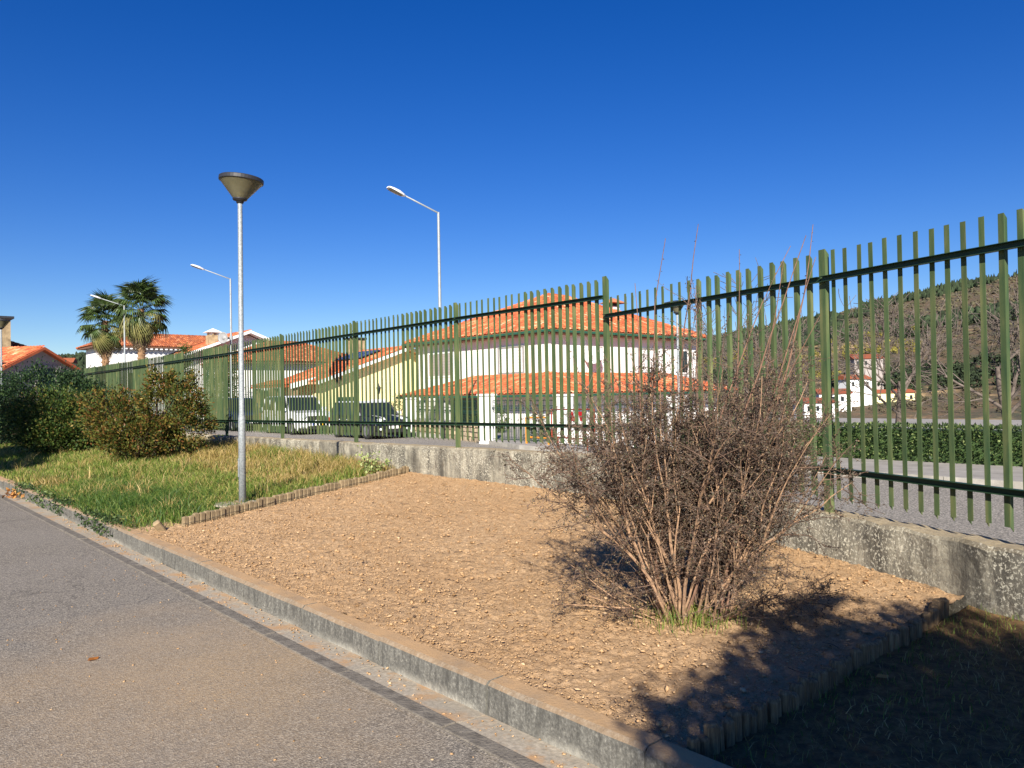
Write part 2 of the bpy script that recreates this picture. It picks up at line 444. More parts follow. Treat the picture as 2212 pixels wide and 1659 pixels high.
M['yellow_wall'] = simple('pale_yellow_render', srgb('efe3ae'), srgb('e6d9a3'), 0.7, 0.9, bump=0.15)
M['grey_wall'] = simple('grey_render', srgb('a29a96'), srgb('8d8581'), 0.6, 0.95, bump=0.2)
M['stone_chimney'] = simple('rubble_stone', srgb('b09a78'), srgb('7d6b52'), 3, 0.95, bump=0.8, bscale=10, isl=0.2)
M['grey_frame'] = simple('grey_window_frame', srgb('8d8d8c'), srgb('7d7d7c'), 5, 0.6)
M['soffit'] = simple('soffit_wood', srgb('7a5a48'), srgb('6a4d3d'), 4, 0.8)
M['green_trim'] = simple('green_trim_paint', srgb('1f4a3a'), srgb('2b5a48'), 6, 0.5)
M['shutter'] = simple('shutter_white', (0.72, 0.72, 0.70), (0.66, 0.66, 0.64), 5, 0.6)
M['shutter_green'] = simple('shutter_dark_green', srgb('15322e'), srgb('1d3d38'), 5, 0.5)
M['iron'] = simple('wrought_iron_green', srgb('16302a'), srgb('1f3a32'), 8, 0.5)
M['stone'] = simple('cladding_stone', srgb('bba888'), srgb('8f8270'), 4, 0.9, bump=0.6, bscale=25, isl=0.28)
M['mortar'] = simple('mortar', srgb('8f877b'), srgb('7b7469'), 12, 0.95)
M['concrete'] = simple('pavement_concrete', srgb('a19c94'), srgb('837f78'), 2.5, 0.95, bump=0.4, bscale=80)
M['kerb_far'] = simple('street_kerb_concrete', srgb('aaa69c'), srgb('8d8980'), 5, 0.95, bump=0.4, isl=0.12)
M['solar'] = simple('solar_panel_glass', (0.01, 0.015, 0.05), (0.015, 0.02, 0.06), 10, 0.15, spec=0.6)
M['alu'] = simple('aluminium', (0.6, 0.6, 0.62), (0.5, 0.5, 0.52), 10, 0.35, metal=0.8)
M['rust_red'] = simple('red_rusty_paint', srgb('9b3b25'), srgb('7d3520'), 14, 0.7)
M['sign_red'] = simple('sign_red', srgb('c01f26'), srgb('b01c22'), 6, 0.5)
M['sign_white'] = simple('sign_white', (0.78, 0.78, 0.77), (0.72, 0.72, 0.71), 6, 0.5)
M['orange'] = simple('orange_paint', srgb('e39a33'), srgb('d38828'), 8, 0.6)
M['speaker_grey'] = simple('speaker_grey', (0.3, 0.3, 0.3), (0.25, 0.25, 0.25), 8, 0.5)
# vehicles
def paint(name, c):
    t = NT(name); t.color(c); t.set(Roughness=0.3, Coat_Weight=0.6); t.b.inputs['Coat Roughness'].default_value = 0.05
    return t.m
M['car_black'] = paint('car_paint_black', (0.008, 0.010, 0.016)); M['car_white'] = paint('car_paint_white', (0.78, 0.79, 0.80))
M['car_blue'] = paint('car_paint_blue', (0.015, 0.03, 0.07))
M['glass'] = simple('dark_glass', (0.012, 0.018, 0.022), (0.02, 0.028, 0.03), 2, 0.06, spec=0.7)
M['tyre'] = simple('tyre_rubber', (0.015, 0.015, 0.015), (0.025, 0.025, 0.025), 20, 0.85)
M['rim'] = simple('wheel_rim', (0.3, 0.3, 0.31), (0.22, 0.22, 0.23), 10, 0.4, metal=0.6)
M['plastic'] = simple('black_plastic', (0.02, 0.02, 0.021), (0.03, 0.03, 0.031), 15, 0.6)
M['headlight'] = simple('headlight_lens', (0.75, 0.78, 0.8), (0.55, 0.58, 0.6), 20, 0.12, spec=0.7)
M['plate'] = simple('number_plate_white', (0.8, 0.8, 0.78), (0.75, 0.75, 0.73), 6, 0.5)
M['plate_yellow'] = simple('number_plate_yellow', srgb('e8b820'), srgb('dcae1c'), 6, 0.5)
M['plate_blue'] = simple('number_plate_blue', srgb('1c3f9a'), srgb('1a3a90'), 6, 0.5)

# ================================================================== SETTING
def fbm(x, y, z=0.0, o=4):
    return mnoise.fractal(Vector((x, y, z)), 0.9, 2.0, o)

# fence nodes (s, n): straight along the street, then curving towards the path
FN = [(-5.0, 2.75), (-2.45, 4.2), (0.26, 5.29), (3.08, 6.30), (6.30, 7.20)] + [(6.30 + 3.03 * k, 7.20 + 0.004 * k) for k in range(1, 12)]
_fs = [p[0] for p in FN]; _fn = [p[1] for p in FN]
_ss = np.arange(-5, 42, 0.1)
_nn = np.interp(_ss, _fs, _fn)
_k = np.hanning(15); _k /= _k.sum()
_nn = np.convolve(np.pad(_nn, 7, mode='edge'), _k, mode='valid')
def fence_n(s): return float(np.interp(s, _ss, _nn))
def wall_top(s): return float(np.interp(s, [-5, 0.3, 3.1, 6.10, 6.28, 9.3, 18, 42], [0.50, 0.53, 0.56, 0.59, 0.815, 0.80, 0.72, 0.60]))
def wall_base(s): return float(np.interp(s, [-5, 1.5, 3.5, 6.5, 10, 17, 42], [0.12, 0.15, 0.22, 0.33, 0.35, 0.50, 0.42]))
N_K = 2.47                       # street side edge of the kerb
def edge_l(n): return 9.0 + (n - 2.98) * 0.36     # left log edging
EDGE_R = 1.86                                      # right log edging
def bed_z(s, n):
    nw = fence_n(s) - 0.08
    a = min(max((n - 2.6) / max(nw - 2.6, 0.3), 0), 1)
    z = 0.145 + (wall_base(s) - 0.145) * a
    return z

# the land: one sheet to the horizon, wooded ridge ahead
AZ = [-180, -75, -50, -33.6, -31, -28, -20, -5, 10, 14.7, 17.1, 23.8, 33.7, 45, 60, 90, 180]
EL = [0.01, 0.02, 0.040, 0.050, 0.066, 0.069, 0.060, 0.052, 0.066, 0.0795, 0.0907, 0.1118, 0.1373, 0.15, 0.12, 0.02, 0.01]
def land(az, r):
    el = max(0.005, np.interp(az, AZ, EL) - 0.017)
    drop = -6.5 * min(max((r - 45) / 60, 0), 1) * float(np.interp(az, [-10, 8, 60, 90], [0.0, 1, 1, 0]))
    t = min(max((r - 230) / 560.0, 0), 1)
    t2 = t * t * (3 - 2 * t) * 0.45 + t * 0.55
    x, y = math.sin(R(az)) * r, math.cos(R(az)) * r
    h = el * 790 * t2
    if r > 790: h = el * 790 * max(0.0, 1 - (r - 790) / 1500)
    bump = fbm(x * 0.006, y * 0.006) * 5 * t + fbm(x * 0.03, y * 0.03, 5) * 1.5 * t
    return -0.45 + drop * (1 - t) + h + bump
azs = list(np.arange(-180, -60, 6.0)) + list(np.arange(-60, 60, 0.6)) + list(np.arange(60, 180, 6.0))
rs = [3, 40, 50, 62, 75, 90, 110, 140, 170, 200] + list(np.arange(230, 800, 17)) + [820, 900, 1100, 1500, 2300, 4000]
V = [(0, 0, -0.45)]
for a in azs:
    for r_ in rs:
        V.append((math.sin(R(a)) * r_, math.cos(R(a)) * r_, land(a, r_)))
nr = len(rs); Q = []; T = []
for i in range(len(azs)):
    j = (i + 1) % len(azs)
    T.append((0, 1 + j * nr, 1 + i * nr))
    for k in range(nr - 1):
        Q.append((1 + i * nr + k, 1 + j * nr + k, 1 + j * nr + k + 1, 1 + i * nr + k + 1))
t = NT('scrubland')
c = t.ramp(t.noise(0.035, 7, 0.65), [(0.3, srgb('343a22')), (0.46, srgb('534632')), (0.58, srgb('6d543a')), (0.70, srgb('3d4028'))])
c = t.mix(t.ramp(t.noise(0.3, 5, 0.7), [(0.4, 0.0), (0.6, 0.6)]), c, srgb('39402a'))
sand = t.math('MULTIPLY', t.ramp(t.noise(0.012, 5, 0.6), [(0.56, 0.0), (0.64, 1.0)]), t.ramp(t.noise(0.12, 5, 0.7), [(0.45, 0.0), (0.56, 1.0)]))
c = t.mix(sand, c, srgb('c0a273'))
t.color(c); t.set(Roughness=1.0); t.bump(t.noise(0.4, 5), 0.8, 1.2)
M['scrub'] = t.m
tag(link('ground', np_mesh('ground', V, Q, T, smooth=True), M['scrub']), kind='structure')

# woods on the ridge, one mass
def blob_template(kind):
    if kind == 0:      # conifer
        prof = [(0.35, 0.0), (1.0, 0.16), (0.72, 0.42), (0.45, 0.70), (0.05, 1.0)]
    else:              # round crown
        prof = [(0.3, 0.0), (0.9, 0.2), (1.0, 0.5), (0.7, 0.82), (0.1, 1.0)]
    vs, fs = [], []
    for r_, z in prof:
        for k in range(6): vs.append((r_ * math.cos(k * math.pi / 3 + z * 2), r_ * math.sin(k * math.pi / 3 + z * 2), z))
    for i in range(len(prof) - 1):
        for k in range(6):
            fs.append((i * 6 + k, i * 6 + (k + 1) % 6, (i + 1) * 6 + (k + 1) % 6, (i + 1) * 6 + k))
    return np.array(vs), np.array(fs)
def scatter_trees(name, spots, mat_):
    Vs, Qs, b = [], [], 0
    tm = [blob_template(0), blob_template(1)]
    for (x, y, z, rad, h, kd) in spots:
        tv, tf = tm[kd]
        jit = 1 + RNG.uniform(-0.45, 0.45, (len(tv), 1))
        a = RNG.uniform(0, 6.28); ca, sa = math.cos(a), math.sin(a)
        v = tv * np.array([rad, rad, h]) * np.concatenate([jit, jit, np.ones_like(jit)], 1)
        v = np.stack([v[:, 0] * ca - v[:, 1] * sa + x, v[:, 0] * sa + v[:, 1] * ca + y, v[:, 2] + z - 0.3], 1)
        Vs.append(v); Qs.append(tf + b); b += len(tv)
    return tag(link(name, np_mesh(name, np.concatenate(Vs), np.concatenate(Qs)), mat_), kind='stuff')
M['far_tree'] = simple('far_tree_crown', srgb('35422a'), srgb('222d1b'), 0.2, 1.0, bump=1.0, bscale=1.5, isl=0.45)
M['far_scrub'] = simple('far_scrub_crown', srgb('5a5340'), srgb('45432f'), 0.2, 1.0, isl=0.35)
M['mimosa'] = simple('mimosa_crown', srgb('857a35'), srgb('5c5c30'), 0.3, 1.0, isl=0.3)
spots, scrub, mim = [], [], []
for _ in range(42000):
    az = RNG.uniform(-48, 48); r_ = math.sqrt(RNG.uniform(240 ** 2, 880 ** 2))
    if -24 < az < 8: continue
    x, y = math.sin(R(az)) * r_, math.cos(R(az)) * r_
    f = fbm(x * 0.008 + 3, y * 0.008, 2)
    top = r_ > 700
    left = az < -20
    z = land(az, r_)
    if left or (top and f > -0.25) or f > 0.22:
        kd = 0 if (left or top) and RNG.random() < 0.7 else 1
        h = RNG.uniform(3, 7) * (0.8 if left else 1) if kd == 0 else RNG.uniform(2.2, 5)
        spots.append((x, y, z, h * (0.27 if kd == 0 else RNG.uniform(.35, .6)), h, kd))
    elif RNG.random() < 0.75:
        h = RNG.uniform(0.5, 1.9)
        if 330 < r_ < 520 and 14 < az < 28 and fbm(x * 0.02, y * 0.02, 9) > 0.2: mim.append((x, y, z, h * 1.0, h * 1.9, 1))
        else: scrub.append((x, y, z, h * 0.8, h, 1))
near_sp = [q for q in spots if math.hypot(q[0], q[1]) < 470 and q[0] > 0]
spots = [q for q in spots if not (math.hypot(q[0], q[1]) < 470 and q[0] > 0)]
near_sc = [q for q in scrub if math.hypot(q[0], q[1]) < 420 and q[0] > 0]
scrub = [q for q in scrub if not (math.hypot(q[0], q[1]) < 420 and q[0] > 0)]
def clump_trees(name, sp_, mat_, per, leaf):
    Cs, Ls = [], []
    for (x, y, z, rad, h, kd) in sp_:
        d = RNG.normal(size=(per, 3)); d /= np.linalg.norm(d, axis=1, keepdims=True)
        d *= RNG.uniform(.5, 1.05, (per, 1))
        Cs.append(d * np.array([rad, rad, h * .5]) + np.array([x, y, z + h * .5])); Ls.append(np.full(per, h * leaf))
    Cs, Ls = np.concatenate(Cs), np.concatenate(Ls)[:, None]
    d = RNG.normal(size=Cs.shape); d /= np.linalg.norm(d, axis=1, keepdims=True)
    w = np.cross(d, RNG.normal(size=Cs.shape)); w /= np.linalg.norm(w, axis=1, keepdims=True)
    V = np.stack([Cs - d * Ls, Cs + w * Ls * .6, Cs + d * Ls, Cs - w * Ls * .6], 1).reshape(-1, 3)
    return tag(link(name, np_mesh(name, V, np.arange(len(V)).reshape(-1, 4)), mat_), kind='stuff')
clump_trees('valley_woodland', near_sp, M['far_tree'], 46, .16)
clump_trees('valley_scrub', near_sc, M['far_scrub'], 14, .28)
clump_trees('mimosa_scrub', mim, M['mimosa'], 26, .2)
scatter_trees('ridge_woodland', spots, M['far_tree'])
scatter_trees('hill_scrub', scrub, M['far_scrub'])

# path on this side, with its gutter and kerb
def strip(name, n0, n1, z, material, s0=-14, s1=42):
    V, Q = [], []
    ss = np.arange(s0, s1 + 0.01, 1.0); ns = np.linspace(n0, n1, 8)
    for s in ss:
        for n in ns: V.append(P(s, n, z))
    for i in range(len(ss) - 1):
        for j in range(7): Q.append((i * 8 + j, i * 8 + j + 1, (i + 1) * 8 + j + 1, (i + 1) * 8 + j))
    return tag(link(name, np_mesh(name, V, Q), material), kind='structure')
path = strip('path', -20, 2.185, 0.0, M['asphalt'])
# ragged asphalt lip against the gutter edge
lip = MB()
prev = None
for s in np.arange(-6, 40, 0.06):
    w = 2.20 + 0.022 * mnoise.noise(Vector((s * 7, 0, 0))) + 0.012 * mnoise.noise(Vector((s * 23, 3, 0)))
    cur = (P(s, 2.175, 0.003), P(s, w, 0.0045))
    if prev: lip.add([prev[0], prev[1], cur[1], cur[0]], [(0, 1, 2, 3)])
    prev = cur
lip.build('asphalt_lip', M['asphalt'], path, world=True)

gut = empty('gutter', P(10, 2.4, 0)); tag(gut, kind='structure')
kb = empty('kerb', P(10, 2.5, 0)); tag(kb, kind='structure')
s = -4.0
while s < 36:
    L_ = 1.0
    MB().sbox(s + 0.004, s + L_ - 0.004, 2.195, 2.285, -0.1, 0.012 + RNG.uniform(-0.003, 0.003)).build('gutter_edge', M['gutter_edge'], gut, bevel=0.006)
    b = MB()
    b.hexa([P(s + .004, 2.287, -.1), P(s + L_ - .004, 2.287, -.1), P(s + L_ - .004, N_K, -.1), P(s + .004, N_K, -.1),
            P(s + .004, 2.287, .003), P(s + L_ - .004, 2.287, .003), P(s + L_ - .004, N_K, -.008), P(s + .004, N_K, -.008)])
    b.build('gutter_slab', M['gutter'], gut)
    s += L_
s = -4.0
while s < 36:
    L_ = 1.0
    w = RNG.uniform(-0.005, 0.005); h = 0.152 + RNG.uniform(-0.004, 0.004)
    old = s > 9.6
    if old: h += RNG.uniform(-0.015, 0.012); w += RNG.uniform(-0.012, 0.012)
    b = MB(); nseg = 5
    prof = [(N_K + w, -0.1), (N_K + w + 0.008, h - 0.02), (N_K + w + 0.03, h), (N_K + w + 0.125, h), (N_K + w + 0.125, -0.1)]
    base = len(b.v)
    for i in range(nseg):
        q = s + 0.005 + (L_ - 0.010) * i / (nseg - 1)
        for (n_, z_) in prof:
            jx = 0.006 * mnoise.noise(Vector((q * 9, n_ * 20, z_ * 20))) * (2 if old else 1)
            b.v.append(P(q, n_ + jx, z_ + jx))
    for i in range(nseg - 1):
        for k in range(4):
            b.face((i * 5 + k, (i + 1) * 5 + k, (i + 1) * 5 + k + 1, i * 5 + k + 1))
    b.face((0, 1, 2, 3, 4)); b.face(tuple((nseg - 1) * 5 + k for k in range(5))[::-1])
    b.build('kerb_stone', M['kerb'], kb)
    s += L_

# planting ground between kerb and wall, three sheets side by side
def ground_patch(name, s_of, ds, dn, material, amp, freq, lower=0.0, lump=0.0):
    """s_of(n) -> (s0, s1)"""
    V, Q = [], []
    vs = np.linspace(0, 1, dn); cols = ds
    for j, v in enumerate(vs):
        for i in range(cols):
            n = 2.585 + v * 4.6
            for _it in range(4):
                s0, s1 = s_of(n)
                s = s0 + (s1 - s0) * i / (cols - 1)
                n = 2.585 + v * (fence_n(s) + 0.02 - 2.585)
            z = bed_z(s, n) - lower
            z += amp * (mnoise.noise(Vector((s * freq, n * freq, 1))) * 0.6 + mnoise.noise(Vector((s * freq * 2.6, n * freq * 2.6, 2))) * 0.55)
            z += 0.6 * amp * mnoise.noise(Vector((s * 1.3, n * 1.3, 4)))
            if lump:
                k1 = mnoise.voronoi(Vector((s * 17 + mnoise.noise(Vector((s * 9, n * 9, 0))), n * 17, 0)))[0][0]
                k2 = mnoise.noise(Vector((s * 46, n * 46, 6)))
                z += lump * (0.34 - k1) * (0.6 + 0.7 * mnoise.noise(Vector((s * 2.1, n * 2.1, 3)))) + lump * 0.28 * k2
            V.append(P(s, n, z))
    for j in range(dn - 1):
        for i in range(cols - 1):
            Q.append((j * cols + i, j * cols + i + 1, (j + 1) * cols + i + 1, (j + 1) * cols + i))
    return tag(link(name, np_mesh(name, V, Q, smooth=(lump == 0)), material), kind='structure')
ground_patch('soil_bed', lambda n: (EDGE_R + 0.02, edge_l(n) - 0.02 + 0.55 * max(0.0, min(1.0, (3.12 - n) / 0.12))), 560, 310, M['soil'], 0.020, 8.0, 0.0, 0.019)
ground_patch('lawn_ground', lambda n: (edge_l(n) + 0.01, 41.0), 160, 30, M['lawn'], 0.03, 2.0, 0.02)
ground_patch('verge_ground', lambda n: (-4.9, EDGE_R - 0.01), 120, 60, M['verge'], 0.02, 4.0, 0.05)

# clods on the tilled bed
def clods(name, pts, sizes, material, flat=0.65, kind='stuff', parent=None):
    base = np.array([(1, 0, 0), (-1, 0, 0), (0, 1, 0), (0, -1, 0), (0, 0, 1), (0, 0, -1),
                     (.62, .62, .45), (-.62, .62, .45), (-.62, -.62, .45), (.62, -.62, .45)], float)
    tri = np.array([(6, 4, 9), (7, 4, 6), (8, 4, 7), (9, 4, 8), (0, 6, 9), (2, 7, 6), (1, 8, 7), (3, 9, 8),
                    (0, 2, 6), (2, 1, 7), (1, 3, 8), (3, 0, 9), (0, 5, 2), (2, 5, 1), (1, 5, 3), (3, 5, 0)])
    n = len(pts); pts = np.asarray(pts); sizes = np.asarray(sizes)
    sc = RNG.uniform(0.6, 1.3, (n, 1, 3)) * sizes[:, None, None] * np.array([1, 1, flat])
    v = base[None] * (1 + RNG.uniform(-0.3, 0.3, (n, 10, 1))) * sc
    a = RNG.uniform(0, 6.28, n); ca, sa = np.cos(a)[:, None], np.sin(a)[:, None]
    tl = RNG.uniform(-0.5, 0.5, n); ct, st = np.cos(tl)[:, None], np.sin(tl)[:, None]
    y, z = v[:, :, 1] * ct - v[:, :, 2] * st, v[:, :, 1] * st + v[:, :, 2] * ct
    x = v[:, :, 0]
    out = np.stack([x * ca - y * sa, x * sa + y * ca, z], 2) + pts[:, None, :]
    tr = (tri[None] + (np.arange(n) * 10)[:, None, None]).reshape(-1, 3)
    o = link(name, np_mesh(name, out.reshape(-1, 3), None, tr), material, parent)
    return tag(o, kind=kind) if kind else o
pts, sz = [], []
while len(pts) < 42000:
    n = RNG.uniform(2.60, 7.1); s = RNG.uniform(EDGE_R + 0.05, edge_l(n) - 0.03)
    if n > fence_n(s) - 0.1: continue
    g = 0.5 + 0.5 * mnoise.noise(Vector((s * 1.7, n * 1.7, 7)))
    if RNG.random() > 0.35 + 0.75 * g: continue
    r_ = 0.003 + 0.005 * RNG.random() ** 2 + (0.014 * RNG.random() ** 1.5 if RNG.random() < 0.05 else 0)
    pts.append(P(s, n, bed_z(s, n) + r_ * 0.3 + 0.006)); sz.append(r_)
clods('soil_clods', pts, sz, M['clod'])
tw = MB()
for _ in range(110):
    n = RNG.uniform(2.65, 6.8); s = RNG.uniform(EDGE_R + 0.1, edge_l(n) - 0.1)
    if n > fence_n(s) - 0.15: continue
    a = RNG.uniform(0, 6.28); L_ = RNG.uniform(0.03, 0.12); z = bed_z(s, n) + 0.014
    p0 = Vector(P(s, n, z)); p1_ = p0 + Vector((math.cos(a) * L_ * .5, math.sin(a) * L_ * .5, RNG.uniform(0, .012))); p2_ = p0 + Vector((math.cos(a + .3) * L_, math.sin(a + .3) * L_, 0.0))
    tw.tube([p0, p1_, p2_], [0.0022, 0.002, 0.0012], 4)
tag(tw.build('twig_litter', simple('twig_litter', srgb('5b4a3a'), srgb('3d3128'), 20, 0.9)), kind='stuff')
# grit on the path
pts, sz = [], []
for _ in range(260):
    s = RNG.uniform(0.5, 9); n = 2.2 - abs(RNG.normal(0, 0.9))
    if n < -3: continue
    pts.append(P(s, n, 0.002)); sz.append(RNG.uniform(0.003, 0.008))
for _ in range(400):
    s = RNG.uniform(1, 12); n = RNG.uniform(2.3, 2.46)
    pts.append(P(s, n, 0.004)); sz.append(RNG.uniform(0.003, 0.010))
clods('path_grit', pts, sz, M['clod'], 0.6)

# retaining wall: sections with joints
wallo = empty('concrete_wall', P(6, 6.9, 0.2)); tag(wallo, 'low weathered concrete wall stained with lichen below the green fence', 'wall')
joints = [-4.8, -1.9, 1.05, 4.2, 6.19, 8.4, 10.9, 13.42, 16.4, 19.4, 22.4, 25.4, 28.4, 31.4, 34.4, 37.4, 40.5]
for a, b_ in zip(joints[:-1], joints[1:]):
    mb = MB()
    n_st = max(6, int((b_ - a) / 0.07)); prof_n = 9
    for i in range(n_st + 1):
        s = a + 0.006 + (b_ - a - 0.012) * i / n_st
        f0 = fence_n(s); zt = wall_top(min(max(s, a + 0.1), b_ - 0.1)); z0 = wall_base(s) - 0.25
        dn = (fence_n(s + 0.2) - fence_n(s - 0.2)) / 0.4
        prof = [(-0.085, z0), (-0.08, z0 + 0.2), (-0.08, zt - 0.22), (-0.08, zt - 0.10), (-0.078, zt - 0.025), (-0.055, zt), (0.16, zt), (0.175, zt - 0.02), (0.18, -0.2)]
        for k, (o_, z_) in enumerate(prof):
            w = 0.012 * mnoise.noise(Vector((s * 5, z_ * 6, 3))) + 0.008 * mnoise.noise(Vector((s * 17, z_ * 19, 8)))
            if k in (4, 5): w *= 1.6
            off = o_ + (w if k < 6 else 0)
            mb.v.append(P(s - off * dn * 0.8, f0 + off, z_ + (w * 0.7 if 3 < k < 7 else 0)))
    for i in range(n_st):
        for k in range(prof_n - 1):
            mb.face((i * prof_n + k, (i + 1) * prof_n + k, (i + 1) * prof_n + k + 1, i * prof_n + k + 1))
    mb.face(tuple(range(prof_n))); mb.face(tuple(n_st * prof_n + k for k in range(prof_n))[::-1])
    mb.build('wall_section', M['wall'], wallo, smooth=False)

# street beyond the fence
V, Q = [], []
ss = np.arange(-20, 96, 2.0); ns = np.linspace(0, 1, 16)
for s in ss:
    for v in ns:
        n0 = fence_n(min(max(s, -5), 41.9)) + 0.15
        V.append(P(s, n0 + v * (24 - n0), -0.10))
for i in range(len(ss) - 1):
    for j in range(15): Q.append((i * 16 + j, i * 16 + j + 1, (i + 1) * 16 + j + 1, (i + 1) * 16 + j))
tag(link('street', np_mesh('street', V, Q), M['street']), kind='structure')
sw = MB()
SWP = [(-20, 14.4), (4, 14.45), (12, 14.9), (17.5, 15.9), (20.5, 17.0), (22, 17.6), (24.5, 18.3), (33, 18.9), (60, 19.4), (95, 19.8)]
for (s0, n0), (s1, n1) in zip(SWP[:-1], SWP[1:]):
    sw.hexa([P(s0, n0 + .13, -.2), P(s1, n1 + .13, -.2), P(s1, 40, -.2), P(s0, 40, -.2), P(s0, n0 + .13, .02), P(s1, n1 + .13, .02), P(s1, 40, .02), P(s0, 40, .02)])
swo = sw.build('sidewalk', M['concrete']); tag(swo, kind='structure')
kf = empty('street_kerb', P(17, 15.8, 0)); tag(kf, kind='structure')
for (s0, n0), (s1, n1) in zip(SWP[:-1], SWP[1:]):
    L_ = math.hypot(s1 - s0, n1 - n0); k = max(1, int(L_))
    if s0 < -5 or s0 > 40: k = max(1, k // 6)
    for i in range(k):
        a, b_ = i / k, (i + 1) / k
        g = 0.006 / L_
        A = (s0 + (s1 - s0) * (a + g), n0 + (n1 - n0) * (a + g)); B = (s0 + (s1 - s0) * (b_ - g), n0 + (n1 - n0) * (b_ - g))
        MB().hexa([P(A[0], A[1], -.2), P(B[0], B[1], -.2), P(B[0], B[1] + .128, -.2), P(A[0], A[1] + .128, -.2),
                   P(A[0], A[1] + .02, .026), P(B[0], B[1] + .02, .026), P(B[0], B[1] + .128, .026), P(A[0], A[1] + .128, .026)]).build('kerb_stone', M['kerb_far'], kf)

# ================================================================== FENCE
fence = empty('picket_fence', P(6.3, 7.2, 0.8))
tag(fence, 'long green steel picket fence standing on the low concrete wall', 'fence')
def angle_mesh(name, w, d, t_, h, cut, flip):
    """L section: front plate along x, flange towards +y on the right (flip=1) or left (flip=-1); flange ends cut on the slant"""
    b = MB()
    x0, x1 = -w / 2, w / 2
    b.box(x0, x1, 0, t_, 0, h)
    if flip > 0: fx0, fx1 = x1 - t_, x1
    else: fx0, fx1 = x0, x0 + t_
    e = 0.001
    p = [(fx0, t_, 0), (fx1, t_, 0), (fx1, d, -cut), (fx0, d, -cut), (fx0, t_, h - e), (fx1, t_, h - e), (fx1, d, h - cut), (fx0, d, h - cut)]
    b.hexa([(q[0] * 0.999, q[1] + 0.0004, q[2]) for q in p])
    return b.mesh(name)
PK_W = angle_mesh('picket_wide', 0.040, 0.033, 0.004, 2.06, 0.032, 1)
PK_N = angle_mesh('picket_narrow', 0.040, 0.033, 0.004, 2.06, 0.032, -1)
PO = angle_mesh('post', 0.070, 0.046, 0.006, 2.235, 0.045, 1)
for me in (PK_W, PK_N, PO): me.materials.append(M['fence'])
def place(name, me, w, rz, tilt=0.0):
    o = bpy.data.objects.new(name, me); COL.objects.link(o); o.parent = fence
    o.location = Vector(w) - fence.location; o.rotation_euler = (0, tilt, rz); return o
def base_z(k):   # left run follows the wall top, right run sits a step lower
    return None
for i in range(1, len(FN) - 1 - 1 + 1):
    (s1, n1), (s0, n0) = FN[i - 1], FN[i]          # from the far end s0 to the near end s1
    if i - 1 < 2: continue
    A, B = Vector(P(s0, n0)), Vector(P(s1, n1))
    dirv = (B - A); Ln = dirv.length; dirv.normalize()
    rz = math.atan2(dirv.y, dirv.x)               # local +x to the right along the fence, +y away from the camera
    low = s0 <= 6.31
    def ztop(s): return (float(np.interp(s, [-5, 0.3, 3.1, 6.3], [0.50, 0.53, 0.56, 0.575])) if low else float(np.interp(s, [6.3, 9.3, 18, 42], [0.815, 0.80, 0.72, 0.60])))
    za, zb_ = ztop(s0), ztop(s1)
    # rails: channels open towards the camera
    for hz in (0.36, 1.96):
        b = MB(); ax = dirv; nrm = Vector((-dirv.y, dirv.x, 0))      # away from the camera
        prof = [(-0.046, 0.024), (-0.002, 0.024), (-0.002, -0.024), (-0.046, -0.024), (-0.046, -0.020), (-0.006, -0.020), (-0.006, 0.020), (-0.046, 0.020)]
        pts_ = []
        for (Q0, zz) in ((A + dirv * 0.012, za), (B - dirv * 0.012, zb_)):
            for (o_, h_) in prof:
                q = Q0 + nrm * o_; pts_.append((q.x, q.y, zz + hz + h_))
        n8 = 8
        b.add(pts_, [(0, 1, 6, 7), (1, 2, 5, 6), (2, 3, 4, 5)] + [(8, 15, 14, 9), (9, 14, 13, 10), (10, 13, 12, 11)] + [(k, k + 8, (k + 1) % 8 + 8, (k + 1) % 8) for k in range(8)])
        b.build('rail', M['rail'], fence)
    for k in range(1, 23):
        q = A + dirv * (Ln * k / 23)
        zz = za + (zb_ - za) * k / 23
        place('picket', PK_N if k <= 11 else PK_W, (q.x, q.y, zz + 0.13 + RNG.uniform(-0.006, 0.006)), rz + RNG.uniform(-0.04, 0.04), RNG.uniform(-0.006, 0.006))
    q = A
    if abs(s0 - 6.30) < 0.01:
        o = place('post', PO, (q.x, q.y, 0.57), rz + 0.14); o.scale.z = 2.465 / 2.235
    else:
        place('post', PO, (q.x, q.y, za - 0.02), rz)

# ================================================================== PLANT TOOLS
def unit(a): return a / np.maximum(np.linalg.norm(a, axis=-1, keepdims=True), 1e-9)
def leaf_mesh(name, C, L, aspect=0.5, up=0.2, dirs=None, fold=0.12):
    """each leaf a folded diamond blade"""
    C = np.asarray(C, float); n = len(C); L = np.broadcast_to(np.asarray(L, float), (n,))[:, None]
    d = RNG.normal(size=(n, 3)) if dirs is None else np.asarray(dirs) + RNG.normal(scale=0.55, size=(n, 3))
    d[:, 2] += up; d = unit(d)
    w = unit(np.cross(d, RNG.normal(size=(n, 3)))); nm = np.cross(d, w)
    a = L * aspect * 0.5
    V = np.stack([C, C + d * L * 0.45 + w * a + nm * L * fold, C + d * L, C + d * L * 0.45 - w * a + nm * L * fold], 1).reshape(-1, 3)
    return np_mesh(name, V, np.arange(n * 4).reshape(-1, 4))

